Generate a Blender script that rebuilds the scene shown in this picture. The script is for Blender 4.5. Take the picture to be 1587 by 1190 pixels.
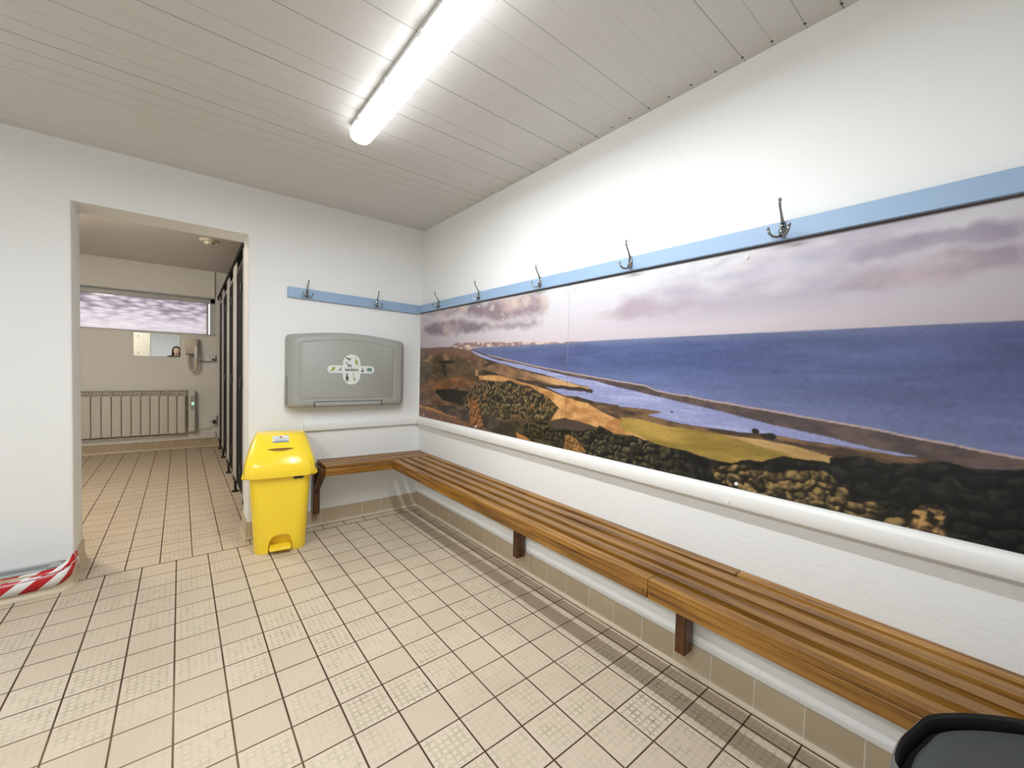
import bpy, bmesh, math, random
import numpy as np
from mathutils import Vector, Matrix

for o in list(bpy.data.objects): bpy.data.objects.remove(o)
S = bpy.context.scene
C = S.collection
random.seed(7)

# ---------------------------------------------------------------- camera
cam = bpy.data.cameras.new('camera')
cam.sensor_fit = 'HORIZONTAL'; cam.sensor_width = 36.0; cam.lens = 14.4017
cam.clip_start = 0.02; cam.clip_end = 60
camo = bpy.data.objects.new('camera', cam); C.objects.link(camo)
RX = Vector((0.77710892, -0.62881609, 0.02630693))
DN = Vector((-0.00141593, -0.04354577, -0.99905043))
FW = Vector((0.62936454, 0.77633375, -0.03473017))
M = Matrix.Identity(4)
for i in range(3):
    M[i][0] = RX[i]; M[i][1] = -DN[i]; M[i][2] = -FW[i]
M[0][3], M[1][3], M[2][3] = -1.57574, -3.22424, 1.19653
camo.matrix_world = M
S.camera = camo

# ---------------------------------------------------------------- world, exposure
w = bpy.data.worlds.new('world'); S.world = w; w.use_nodes = True
w.node_tree.nodes['Background'].inputs[0].default_value = (0.86, 0.835, 0.87, 1)
w.node_tree.nodes['Background'].inputs[1].default_value = 1.15
S.view_settings.view_transform = 'Standard'
S.view_settings.look = 'None'
S.view_settings.exposure = 0.42
S.view_settings.gamma = 1.0
S.view_settings.use_curve_mapping = False
TUBE = 6.5                # glow of the batten diffusers
W_NEAR, W_FILL = 24.0, 26.0  # downward light of the batten in view / of an unseen batten added as fill
LAMP = 95.0                # round lamp of the washroom behind the doorway

# ---------------------------------------------------------------- materials
def srgb(r, g, b):
    f = lambda c: (c/255/12.92) if c/255 <= .04045 else ((c/255+.055)/1.055)**2.4
    return (f(r), f(g), f(b), 1)
class NT:
    def __init__(s, name):
        s.m = bpy.data.materials.new(name); s.m.use_nodes = True
        s.t = s.m.node_tree; s.b = s.t.nodes['Principled BSDF']
        s.out = s.t.nodes['Material Output']
    def n(s, typ, **kw):
        nd = s.t.nodes.new(typ)
        for k, v in kw.items():
            if k.startswith('i_'):
                nd.inputs[int(k[2:])].default_value = v
            else: setattr(nd, k, v)
        return nd
    def l(s, a, b): s.t.links.new(a, b)
    def math(s, op, a, b=None, c=None, clamp=False):
        nd = s.n('ShaderNodeMath', operation=op); nd.use_clamp = clamp
        for i, v in enumerate((a, b, c)):
            if v is None: continue
            if isinstance(v, (int, float)): nd.inputs[i].default_value = v
            else: s.l(v, nd.inputs[i])
        return nd.outputs[0]
    def mix(s, f, a, b, blend='MIX'):
        nd = s.n('ShaderNodeMix', data_type='RGBA', blend_type=blend)
        for i, v in ((0, f), (6, a), (7, b)):
            if isinstance(v, (int, float, tuple)): nd.inputs[i].default_value = v
            else: s.l(v, nd.inputs[i])
        return nd.outputs[2]
    def pos(s):
        g = s.n('ShaderNodeNewGeometry'); x = s.n('ShaderNodeSeparateXYZ')
        s.l(g.outputs['Position'], x.inputs[0]); return g.outputs['Position'], x.outputs
    def obj(s, scale=(1, 1, 1)):
        g = s.n('ShaderNodeTexCoord'); mp = s.n('ShaderNodeMapping'); mp.inputs[3].default_value = scale
        s.l(g.outputs['Object'], mp.inputs[0]); return mp.outputs[0]
    def noise(s, vec, scale, detail=3, rough=.5):
        nd = s.n('ShaderNodeTexNoise'); nd.inputs['Scale'].default_value = scale
        nd.inputs['Detail'].default_value = detail; nd.inputs['Roughness'].default_value = rough
        s.l(vec, nd.inputs['Vector']); return nd.outputs[0]
    def ramp(s, v, stops):
        nd = s.n('ShaderNodeValToRGB'); cr = nd.color_ramp
        while len(cr.elements) < len(stops): cr.elements.new(.5)
        for e, (p, c) in zip(cr.elements, stops): e.position = p; e.color = c
        s.l(v, nd.inputs[0]); return nd.outputs[0]
    def bump(s, h, strength, dist=.01):
        nd = s.n('ShaderNodeBump'); nd.inputs['Strength'].default_value = strength
        nd.inputs['Distance'].default_value = dist; s.l(h, nd.inputs['Height'])
        s.l(nd.outputs[0], s.b.inputs['Normal'])
def pmat(name, col, rough=.5, metal=0, spec=.5, bump=0, bscale=200, coat=0, var=0.0, vscale=6):
    t = NT(name)
    t.b.inputs['Base Color'].default_value = col
    t.b.inputs['Roughness'].default_value = rough; t.b.inputs['Metallic'].default_value = metal
    t.b.inputs['Specular IOR Level'].default_value = spec
    t.b.inputs['Coat Weight'].default_value = coat
    v = t.obj()
    if var:
        nz = t.noise(v, vscale, 4)
        c2 = tuple(max(0, c*(1-var)) for c in col[:3])+(1,)
        t.l(t.mix(t.math('MULTIPLY', nz, 1.2, clamp=True), c2, col), t.b.inputs['Base Color'])
    if bump:
        t.bump(t.noise(v, bscale, 3), bump, .004)
    return t.m

def wall_mat(name, col):
    t = NT(name); P, x = t.pos()
    n1 = t.noise(P, 2.2, 4); n2 = t.noise(P, 38, 5, .6); n3 = t.noise(P, 160, 2)
    c = t.mix(t.math('MULTIPLY', n1, .8), tuple(k*.965 for k in col[:3])+(1,), col)
    t.l(c, t.b.inputs['Base Color'])
    h = t.math('ADD', n2, t.math('MULTIPLY', n3, .35))
    t.bump(h, .22, .006)
    t.b.inputs['Roughness'].default_value = .55; t.b.inputs['Specular IOR Level'].default_value = .3
    return t.m
M_WALL = wall_mat('white_wall_paint', (.86, .86, .842, 1))
M_GLOSSW = pmat('white_gloss_paint', (.82, .81, .78, 1), .28, bump=.05, bscale=30)

def floor_mat():
    t = NT('studded_floor_tiles'); P, x = t.pos()
    X, Y = x[0], x[1]
    far = t.math('GREATER_THAN', Y, -.087)
    far2 = t.math('GREATER_THAN', Y, .25)
    x0 = t.math('ADD', -.2272, t.math('MULTIPLY', far, -1.519+.2272))
    y0 = t.math('ADD', -.0971, t.math('MULTIPLY', far, .065+.0971))
    y0 = t.math('ADD', y0, t.math('MULTIPLY', far2, .217))
    U = .152
    gx = t.math('DIVIDE', t.math('SUBTRACT', X, x0), U); gy = t.math('DIVIDE', t.math('SUBTRACT', Y, y0), U)
    fx = t.math('FRACT', gx); fy = t.math('FRACT', gy)
    ex = t.math('ABSOLUTE', t.math('SUBTRACT', fx, .5)); ey = t.math('ABSOLUTE', t.math('SUBTRACT', fy, .5))
    # the joints wander a little in width
    nw = t.noise(P, 9, 2)
    wx = t.math('ADD', .4790, t.math('MULTIPLY', nw, .004)); wy = t.math('ADD', .4815, t.math('MULTIPLY', nw, .004))
    g = t.math('MAXIMUM', t.math('GREATER_THAN', ex, wx), t.math('GREATER_THAN', ey, wy))
    def band(c, a, b): return t.math('MULTIPLY', t.math('GREATER_THAN', c, a), t.math('LESS_THAN', c, b))
    toe = t.math('MULTIPLY', band(Y, -.0085, -.001), t.math('GREATER_THAN', X, -1.236))
    toe = t.math('MAXIMUM', toe, t.math('MULTIPLY', band(X, -.0075, 0), t.math('LESS_THAN', Y, 0)))
    toe = t.math('MAXIMUM', toe, t.math('MULTIPLY', band(Y, -.2065, -.198), t.math('LESS_THAN', X, -2.07)))
    g = t.math('MAXIMUM', g, toe)
    step = t.math('LESS_THAN', t.math('ABSOLUTE', t.math('ADD', Y, .087)), .0022)
    g = t.math('MAXIMUM', g, t.math('MULTIPLY', step, 1.0))
    # one tone per tile
    cmb = t.n('ShaderNodeCombineXYZ'); t.l(t.math('FLOOR', gx), cmb.inputs[0]); t.l(t.math('FLOOR', gy), cmb.inputs[1]); t.l(far, cmb.inputs[2])
    wn = t.n('ShaderNodeTexWhiteNoise'); wn.noise_dimensions = '3D'; t.l(cmb.outputs[0], wn.inputs['Vector'])
    base = t.mix(wn.outputs[0], (.580, .480, .358, 1), (.645, .542, .412, 1))
    sp = t.noise(P, 420, 2)
    base = t.mix(t.math('MULTIPLY', t.math('SUBTRACT', sp, .5, clamp=True), 1.6), base, (.36, .26, .16, 1))
    st = t.noise(P, 3.1, 5, .6)
    base = t.mix(t.math('MULTIPLY', t.math('SUBTRACT', st, .45, clamp=True), .9), base, (.40, .31, .21, 1))
    # square studs: 9 per tile side
    wob = t.math('MULTIPLY', t.math('SUBTRACT', t.noise(P, 60, 1), .5), .22)
    sx = t.math('ABSOLUTE', t.math('SUBTRACT', t.math('FRACT', t.math('ADD', t.math('MULTIPLY', fx, 7), wob)), .5))
    sy = t.math('ABSOLUTE', t.math('SUBTRACT', t.math('FRACT', t.math('SUBTRACT', t.math('MULTIPLY', fy, 7), wob)), .5))
    sd = t.math('MAXIMUM', sx, sy)
    mr = t.n('ShaderNodeMapRange'); mr.interpolation_type = 'SMOOTHSTEP'; t.l(sd, mr.inputs[0])
    mr.inputs[1].default_value = .22; mr.inputs[2].default_value = .42; mr.inputs[3].default_value = 1; mr.inputs[4].default_value = 0
    inner = t.math('MULTIPLY', t.math('LESS_THAN', ex, .44), t.math('LESS_THAN', ey, .44))
    worn = t.math('MULTIPLY', t.noise(P, 2.3, 3), t.math('ADD', .45, t.math('MULTIPLY', wn.outputs[0], .9)))
    fine = t.noise(P, 75, 2)
    mot = t.math('MULTIPLY', t.math('SUBTRACT', t.noise(P, 26, 3), .30, clamp=True), 2.6, clamp=True)
    lane = t.math('MULTIPLY', t.math('MULTIPLY', t.math('GREATER_THAN', X, -.379), t.math('LESS_THAN', X, -.0752)), t.math('LESS_THAN', Y, 0))
    worn = t.math('MULTIPLY', t.math('ADD', worn, t.math('MULTIPLY', lane, .22)), t.math('ADD', .25, t.math('MULTIPLY', mot, .75)))
    stud = t.math('MULTIPLY', t.math('MULTIPLY', mr.outputs[0], inner), t.math('ADD', worn, t.math('MULTIPLY', fine, .25)))
    dirt = t.math('MULTIPLY', t.math('MULTIPLY', t.math('SUBTRACT', 1, mr.outputs[0]), inner), t.math('MULTIPLY', t.math('SUBTRACT', worn, .20, clamp=True), 1.35))
    base = t.mix(dirt, base, (.33, .27, .18, 1))
    base = t.mix(t.math('MULTIPLY', stud, .30, clamp=True), base, (.74, .66, .53, 1))
    gn = t.noise(P, 1.7, 3)
    gcol = t.mix(t.math('MULTIPLY', t.math('SUBTRACT', gn, .52, clamp=True), 4, clamp=True), (.065, .035, .018, 1), (.24, .17, .10, 1))
    t.l(t.mix(g, base, gcol), t.b.inputs['Base Color'])
    h = t.math('ADD', t.math('MULTIPLY', stud, .45), t.math('MULTIPLY', g, -1.0))
    t.bump(h, .55, .0022)
    t.l(t.math('ADD', .42, t.math('MULTIPLY', g, .4)), t.b.inputs['Roughness'])
    t.b.inputs['Specular IOR Level'].default_value = .35
    return t.m
M_FLOOR = floor_mat()

def skirt_mat(axis, off):
    t = NT('skirting_tiles_'+axis); P, x = t.pos()
    c = x[0] if axis == 'x' else x[1]
    gx = t.math('DIVIDE', t.math('SUBTRACT', c, off), .152)
    f = t.math('FRACT', gx); e = t.math('ABSOLUTE', t.math('SUBTRACT', f, .5))
    g = t.math('GREATER_THAN', e, .487)
    wn = t.n('ShaderNodeTexWhiteNoise'); wn.noise_dimensions = '1D'; t.l(t.math('FLOOR', gx), wn.inputs['W'])
    base = t.mix(wn.outputs[0], (.52, .42, .285, 1), (.58, .475, .335, 1))
    st = t.noise(P, 9, 4); base = t.mix(t.math('MULTIPLY', st, .35), base, (.34, .26, .16, 1))
    base = t.mix(t.math('LESS_THAN', x[2], .020), base, (.66, .57, .43, 1))  # bottom bead made lighter in colour, as if it caught more light
    t.l(t.mix(g, base, (.68, .62, .50, 1)), t.b.inputs['Base Color'])
    t.bump(t.math('MULTIPLY', g, -1), .5, .002)
    t.b.inputs['Roughness'].default_value = .33
    return t.m
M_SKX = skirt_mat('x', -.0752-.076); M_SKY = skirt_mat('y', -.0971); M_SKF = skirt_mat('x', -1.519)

def ceil_mat(name, y0, pitch, col, dots):
    t = NT(name); P, x = t.pos()
    gy = t.math('DIVIDE', t.math('SUBTRACT', x[1], y0), pitch)
    f = t.math('FRACT', t.math('ADD', gy, .5)); d = t.math('ABSOLUTE', t.math('SUBTRACT', f, .5))
    wn = t.n('ShaderNodeTexWhiteNoise'); wn.noise_dimensions = '1D'; t.l(t.math('FLOOR', t.math('ADD', gy, .5)), wn.inputs['W'])
    line = t.math('LESS_THAN', d, .018)
    depth = t.math('ADD', .25, t.math('MULTIPLY', wn.outputs[0], .75))
    n1 = t.noise(P, 3, 3)
    base = t.mix(n1, tuple(c*.94 for c in col[:3])+(1,), col)
    lc = t.mix(wn.outputs[0], (.46, .44, .40, 1), (.20, .18, .16, 1))
    c = t.mix(t.math('MULTIPLY', line, depth), base, lc)
    if dots:
        dx = t.math('SUBTRACT', x[0], .018); dy = t.math('MULTIPLY', t.math('SUBTRACT', f, .5), pitch)
        r = t.math('SQRT', t.math('ADD', t.math('MULTIPLY', dx, dx), t.math('MULTIPLY', dy, dy)))
        c = t.mix(t.math('LESS_THAN', r, .0048), c, (.03, .028, .025, 1))
    t.l(c, t.b.inputs['Base Color'])
    mr = t.n('ShaderNodeMapRange'); t.l(d, mr.inputs[0]); mr.inputs[1].default_value = 0; mr.inputs[2].default_value = .05
    t.bump(t.math('MULTIPLY', mr.outputs[0], depth), .5, .004)
    t.b.inputs['Roughness'].default_value = .5
    return t.m
M_CEIL = ceil_mat('white_ceiling_boards', -.131, .0964, (.69, .665, .635, 1), True)
M_CEIL2 = ceil_mat('washroom_ceiling_boards', .131, .0964, (.74, .70, .64, 1), False)

def wood_mat(name, axis, dark=False):
    t = NT(name)
    sc = {'x': (2.2, 38, 38), 'y': (38, 2.2, 38), 'z': (38, 38, 2.2)}[axis]
    g = t.n('ShaderNodeTexCoord'); oi = t.n('ShaderNodeObjectInfo')
    ad = t.n('ShaderNodeVectorMath', operation='ADD'); sc3 = t.n('ShaderNodeVectorMath', operation='SCALE')
    cm = t.n('ShaderNodeCombineXYZ'); [t.l(oi.outputs['Random'], cm.inputs[i]) for i in range(3)]
    t.l(cm.outputs[0], sc3.inputs[0]); sc3.inputs[3].default_value = 9
    t.l(g.outputs['Object'], ad.inputs[0]); t.l(sc3.outputs[0], ad.inputs[1])
    mp = t.n('ShaderNodeMapping'); mp.inputs[3].default_value = sc; t.l(ad.outputs[0], mp.inputs[0])
    n1 = t.noise(mp.outputs[0], 1.0, 6, .62)
    mp2 = t.n('ShaderNodeMapping'); mp2.inputs[3].default_value = tuple(k*(3.2 if k > 10 else 1.0) for k in sc); t.l(ad.outputs[0], mp2.inputs[0])
    n2 = t.noise(mp2.outputs[0], 1.3, 3)
    v = t.math('ADD', t.math('MULTIPLY', n1, .75), t.math('MULTIPLY', n2, .25))
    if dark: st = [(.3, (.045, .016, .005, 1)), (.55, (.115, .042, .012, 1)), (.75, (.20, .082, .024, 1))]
    else: st = [(.33, (.062, .022, .004, 1)), (.45, (.190, .080, .012, 1)), (.56, (.320, .148, .024, 1)), (.72, (.46, .235, .050, 1))]
    c = t.ramp(v, st)
    rnd = t.math('ADD', .82, t.math('MULTIPLY', oi.outputs['Random'], .3))
    c = t.mix(1.0, c, rnd, 'MULTIPLY')
    # a knot here and there
    vo = t.n('ShaderNodeTexVoronoi'); vo.inputs['Scale'].default_value = 2.2; t.l(g.outputs['Object'], vo.inputs['Vector'])
    k = t.math('MULTIPLY', t.math('LESS_THAN', vo.outputs['Distance'], .022), .8)
    c = t.mix(k, c, (.03, .012, .005, 1))
    t.l(c, t.b.inputs['Base Color'])
    t.b.inputs['Roughness'].default_value = .30
    t.b.inputs['Coat Weight'].default_value = .12; t.b.inputs['Coat Roughness'].default_value = .15; t.b.inputs['Specular IOR Level'].default_value = .35
    t.bump(n1, .08, .002)
    return t.m
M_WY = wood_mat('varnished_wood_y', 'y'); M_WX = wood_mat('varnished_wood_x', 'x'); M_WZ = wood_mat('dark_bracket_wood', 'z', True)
M_NAIL = pmat('nail_hole', (.02, .012, .008, 1), .7)
M_BLUE = pmat('pale_blue_paint', srgb(150, 176, 206), .4, bump=.04, bscale=40, var=.05)
M_CHROME = pmat('dark_chrome', (.30, .31, .31, 1), .16, 1.0)
M_STEEL = pmat('brushed_steel', (.55, .56, .56, 1), .3, 1.0)
M_CAP = pmat('white_plastic', (.80, .80, .79, 1), .25)
M_CREAMP = pmat('cream_plastic', (.66, .61, .52, 1), .3)
M_YEL = pmat('glossy_yellow_plastic', (1.0, .71, .035, 1), .24, spec=.5, coat=.25, bump=.015, bscale=25)
M_YELD = pmat('yellow_plastic_matt', (.80, .52, .022, 1), .4)
M_BLACK = pmat('black_plastic', (.012, .012, .012, 1), .45)
M_GREYP = pmat('textured_grey_plastic', (.37, .37, .335, 1), .42, bump=.25, bscale=420, var=.04)
M_GREYL = pmat('panel_line_grey', (.27, .27, .24, 1), .5)
M_BADGE = pmat('white_badge', (.74, .74, .71, 1), .4)
M_LIME = pmat('lime_print', srgb(148, 160, 40), .5); M_OLIVE = pmat('olive_print', srgb(70, 76, 40), .5)
M_GREYPR = pmat('grey_print', srgb(120, 122, 118), .5); M_TEAL = pmat('teal_print', srgb(84, 132, 122), .5)
M_DK = pmat('charcoal_print', srgb(45, 48, 48), .5); M_BPR = pmat('slate_print', srgb(110, 130, 140), .5)
M_RED = pmat('red_print', srgb(170, 60, 60), .5)
M_HOUS = pmat('white_fitting_body', (.78, .78, .77, 1), .35)
M_VENT = pmat('grey_painted_metal', (.42, .44, .43, 1), .4, .2)
M_VDARK = pmat('vent_void', (.05, .055, .055, 1), .8)
M_RADW = pmat('radiator_enamel', (.70, .68, .63, 1), .3)
M_LAMG = pmat('grey_laminate', (.42, .42, .42, 1), .5, spec=.3)
M_LAMB = pmat('black_laminate', (.010, .010, .011, 1), .75, spec=.12)
M_ALUF = pmat('window_frame_paint', (.50, .53, .51, 1), .4)
M_DGREY = pmat('dark_grey_plastic', (.075, .08, .082, 1), .42, bump=.12, bscale=500)
M_DGREY3 = pmat('painted_rim_light', (.12, .125, .125, 1), .35, bump=.06, bscale=500)  # lighter than the body: light on the rounded lip put into the colour
M_DGREY2 = pmat('mid_grey_plastic', (.055, .058, .058, 1), .5, bump=.15, bscale=500)
def mirror_mat():
    t = NT('mirror_glass'); t.b.inputs['Metallic'].default_value = 1; t.b.inputs['Roughness'].default_value = .01
    t.b.inputs['Base Color'].default_value = (.88, .92, .91, 1); return t.m
M_MIR = mirror_mat()
def emis(name, col, s):
    t = NT(name); t.b.inputs['Base Color'].default_value = (.9, .9, .9, 1)
    t.b.inputs['Emission Color'].default_value = col; t.b.inputs['Emission Strength'].default_value = s; return t.m
M_TUBE = emis('lit_diffuser', (.91, .96, 1, 1), TUBE)
M_LAMP = emis('lit_lamp_glass', (1, .89, .74, 1), LAMP)
M_LED = emis('green_indicator', (.25, .9, .5, 1), .8)
def tape_mat():
    t = NT('red_white_tape'); v = t.n('ShaderNodeUVMap'); x = t.n('ShaderNodeSeparateXYZ'); t.l(v.outputs[0], x.inputs[0])
    s = t.math('FRACT', t.math('ADD', t.math('MULTIPLY', x.outputs[0], 1/.13), t.math('MULTIPLY', x.outputs[1], -.62)))
    t.l(t.mix(t.math('GREATER_THAN', s, .5), (.80, .78, .76, 1), (.50, .008, .016, 1)), t.b.inputs['Base Color'])
    t.b.inputs['Roughness'].default_value = .3; return t.m
M_TAPE = tape_mat()
def pane_mat():
    t = NT('patterned_glass')
    P, x = t.pos()
    cm = t.n('ShaderNodeCombineXYZ'); t.l(x[0], cm.inputs[0]); t.l(x[2], cm.inputs[1])
    nw = t.n('ShaderNodeTexNoise'); nw.inputs['Scale'].default_value = 9; t.l(P, nw.inputs['Vector'])
    ad = t.n('ShaderNodeVectorMath', operation='MULTIPLY_ADD'); t.l(nw.outputs['Color'], ad.inputs[0])
    ad.inputs[1].default_value = (.07, .02, 0); t.l(cm.outputs[0], ad.inputs[2])
    mp = t.n('ShaderNodeMapping'); mp.inputs[3].default_value = (8, 30, 1); t.l(ad.outputs[0], mp.inputs[0])
    vo = t.n('ShaderNodeTexVoronoi'); vo.inputs['Scale'].default_value = 1.0; vo.feature = 'SMOOTH_F1'; vo.inputs['Smoothness'].default_value = .2
    t.l(mp.outputs[0], vo.inputs['Vector'])
    zf = t.n('ShaderNodeMapRange'); t.l(x[2], zf.inputs[0]); zf.inputs[1].default_value = 1.60; zf.inputs[2].default_value = 1.92
    amp = zf.outputs[0]
    d = t.math('MULTIPLY', vo.outputs['Distance'], t.math('ADD', .25, t.math('MULTIPLY', amp, .9)))
    c = t.ramp(d, [(.0, (.98, .96, .97, 1)), (.40, (.80, .755, .79, 1)), (.65, (.62, .58, .62, 1)), (.95, (.42, .39, .43, 1))])
    tr = t.n('ShaderNodeBsdfTranslucent'); t.l(c, tr.inputs[0])
    gl = t.n('ShaderNodeBsdfGlossy'); gl.inputs[1].default_value = .08
    mx = t.n('ShaderNodeMixShader'); mx.inputs[0].default_value = .06
    t.l(tr.outputs[0], mx.inputs[1]); t.l(gl.outputs[0], mx.inputs[2]); t.l(mx.outputs[0], t.out.inputs[0])
    return t.m
M_PANE = pane_mat()

# ---------------------------------------------------------------- mesh helpers
def link(name, me, mats, parent=None, loc=None, rot=None):
    o = bpy.data.objects.new(name, me); C.objects.link(o)
    for m in (mats if isinstance(mats, (list, tuple)) else [mats]): me.materials.append(m)
    if parent is not None: o.parent = parent
    if loc: o.location = loc
    if rot: o.rotation_euler = rot
    return o
def fin(name, bm, mats, parent=None, smooth=False, bevel=0, seg=2, loc=None, rot=None, angle=40):
    me = bpy.data.meshes.new(name)
    bmesh.ops.recalc_face_normals(bm, faces=bm.faces[:])
    bm.to_mesh(me); bm.free()
    o = link(name, me, mats, parent, loc, rot)
    if bevel:
        b = o.modifiers.new('bevel', 'BEVEL'); b.width = bevel; b.segments = seg; b.limit_method = 'ANGLE'; b.angle_limit = math.radians(35)
    if smooth or bevel:
        for p in me.polygons: p.use_smooth = True
        try: me.set_sharp_from_angle(angle=math.radians(angle))
        except Exception: pass
    return o
def box(bm, x0, x1, y0, y1, z0, z1, mi=0):
    vs = [bm.verts.new((x, y, z)) for x in (x0, x1) for y in (y0, y1) for z in (z0, z1)]
    for f in ((0,1,3,2),(4,6,7,5),(0,4,5,1),(2,3,7,6),(0,2,6,4),(1,5,7,3)):
        fc = bm.faces.new([vs[i] for i in f]); fc.material_index = mi
    return vs
def loft(bm, rings, cap=True, mi=0, closed=True):
    R = [[bm.verts.new(p) for p in r] for r in rings]
    n = len(R[0])
    for a, b in zip(R[:-1], R[1:]):
        for i in range(n if closed else n-1):
            j = (i+1) % n
            f = bm.faces.new((a[i], a[j], b[j], b[i])); f.material_index = mi
    if cap:
        for r in (R[0], R[-1]):
            try: f = bm.faces.new(r); f.material_index = mi
            except Exception: pass
    return R
def tube(bm, pts, rad, n=10, mi=0, cap=True):
    pts = [Vector(p) for p in pts]
    rads = rad if isinstance(rad, (list, tuple)) else [rad]*len(pts)
    rings = []; up = None
    for i, p in enumerate(pts):
        d = (pts[min(i+1, len(pts)-1)]-pts[max(i-1, 0)]).normalized()
        if up is None:
            up = Vector((0, 0, 1)) if abs(d.z) < .9 else Vector((1, 0, 0))
        u = (up-d*up.dot(d)).normalized(); v = d.cross(u); up = u
        rings.append([p+(u*math.cos(2*math.pi*k/n)+v*math.sin(2*math.pi*k/n))*rads[i] for k in range(n)])
    loft(bm, rings, cap, mi)
def prism(bm, pts, axis, a, b, mi=0):
    def P(p, c):
        return {'x': (c, p[0], p[1]), 'y': (p[0], c, p[1]), 'z': (p[0], p[1], c)}[axis]
    loft(bm, [[P(p, a) for p in pts], [P(p, b) for p in pts]], True, mi)
def cyl(bm, c, axis, r, h, n=20, mi=0, r2=None):
    c = Vector(c); d = {'x': Vector((1,0,0)), 'y': Vector((0,1,0)), 'z': Vector((0,0,1))}[axis]
    tube(bm, [c-d*h/2, c+d*h/2], [r, r if r2 is None else r2], n, mi)
def rrect(w, d, r, n=5, cx=0, cy=0):
    pts = []
    for (sx, sy, a0) in ((1,1,0),(-1,1,90),(-1,-1,180),(1,-1,270)):
        for k in range(n+1):
            a = math.radians(a0+90*k/n)
            pts.append((cx+sx*(w/2-r)+r*math.cos(a), cy+sy*(d/2-r)+r*math.sin(a)))
    return pts
def ball(bm, c, r, n=10, mi=0, sc=(1, 1, 1)):
    g = bmesh.ops.create_uvsphere(bm, u_segments=n*2, v_segments=n, radius=r)
    for v in g['verts']: v.co = Vector((v.co.x*sc[0], v.co.y*sc[1], v.co.z*sc[2]))+Vector(c)
    for v in g['verts']:
        for f in v.link_faces: f.material_index = mi
def empty(name, loc, label, cat, group=None, rz=0):
    o = bpy.data.objects.new(name, None); C.objects.link(o); o.empty_display_size = .1
    o.location = loc; o.rotation_euler = (0, 0, rz); return tag(o, label, cat, group)
def tag(o, label, cat, group=None):
    o['label'] = label; o['category'] = cat
    if group: o['group'] = group
    return o
def struct(o): o['kind'] = 'structure'; return o
def NB(): return bmesh.new()

# ================================================================ THE ROOM
LX, FY, RX0, YB = -3.5, -4.7, .02, .016      # left wall, wall behind the camera, right wall, back wall face
CZ, CZ2 = 2.356, 2.46
DL, DR, DT, DY = -2.033, -1.222, 2.045, .27  # doorway: left, right, top, depth
bm = NB(); box(bm, LX-.2, .35, FY-.2, 4.35, -.08, 0); struct(fin('floor', bm, M_FLOOR))
bm = NB(); box(bm, LX-.2, .25, FY-.2, .14, CZ, CZ+.08); struct(fin('ceiling', bm, M_CEIL))
bm = NB(); box(bm, -3.2, .35, .14, 4.35, CZ2, CZ2+.08); struct(fin('ceiling_washroom', bm, M_CEIL2))
# right wall leans out a little towards the ceiling
bm = NB(); prism(bm, [(RX0, 0), (RX0, 1.0), (.046, 2.40), (.046, 2.45), (.26, 2.45), (.26, 0)], 'y', FY-.2, .14)
o = fin('wall_right', bm, M_WALL)
struct(o)
bm = NB(); box(bm, LX-.2, LX, FY-.2, .14, 0, 2.45); struct(fin('wall_left', bm, M_WALL))
bm = NB(); box(bm, LX-.2, .25, FY-.2, FY, 0, 2.45); struct(fin('wall_front', bm, M_WALL))
# back wall with the doorway
bm = NB()
prism(bm, [(LX-.2, 0), (DL, 0), (DL, DT), (DR, DT), (DR, 0), (.30, 0), (.30, 2.54), (LX-.2, 2.54)], 'y', YB, DY)
struct(fin('wall_back', bm, M_WALL, bevel=.008, seg=3))
# washroom shell
FWY = 3.95
WX0, WX1, WZ0, WZ1 = -3.0, -1.185, 1.565, 2.095
bm = NB()
box(bm, -3.2, WX0, FWY, FWY+.3, 0, 2.54); box(bm, WX1, .35, FWY, FWY+.3, 0, 2.54)
box(bm, WX0, WX1, FWY, FWY+.3, 0, WZ0); box(bm, WX0, WX1, FWY, FWY+.3, WZ1, 2.54)
struct(fin('wall_washroom_end', bm, M_WALL))
bm = NB(); box(bm, -3.2, -3.0, DY, FWY+.3, 0, 2.54); struct(fin('wall_washroom_left', bm, M_WALL))
bm = NB(); box(bm, .15, .35, DY, FWY+.3, 0, 2.54); struct(fin('wall_washroom_right', bm, M_WALL))
# window
win = struct(bpy.data.objects.new('window_1', None)); C.objects.link(win); win.location = (-2.1, FWY+.1, WZ0)
def wl(bm): 
    for v in bm.verts: v.co -= Vector((-2.1, FWY+.1, WZ0))
bm = NB()
GY = FWY+.12
box(bm, WX0, -1.185, GY-.03, GY+.03, WZ1-.075, WZ1); box(bm, WX0, -1.185, GY-.03, GY+.03, WZ0, WZ0+.02)
box(bm, -1.245, -1.185, GY-.03, GY+.03, WZ0, WZ1); box(bm, WX0, WX0+.05, GY-.03, GY+.03, WZ0, WZ1)
box(bm, -1.283, -1.262, GY-.02, GY+.02, WZ0, WZ1-.07)
wl(bm); fin('window_frame', bm, M_ALUF, win, bevel=.004)
bm = NB(); box(bm, WX0+.03, -1.262, GY-.003, GY+.003, WZ0+.02, WZ1-.07); wl(bm); fin('window_pane', bm, M_PANE, win)
bm = NB(); box(bm, WX0, WX1, FWY-.012, GY-.03, WZ0-.014, WZ0+.004); wl(bm); fin('window_sill', bm, M_GLOSSW, win, bevel=.004)
bm = NB(); box(bm, WX0, WX1-.002, FWY-.004, FWY+.09, WZ1-.012, WZ1-.0005); wl(bm); fin('window_lining', bm, M_ALUF, win)

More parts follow.
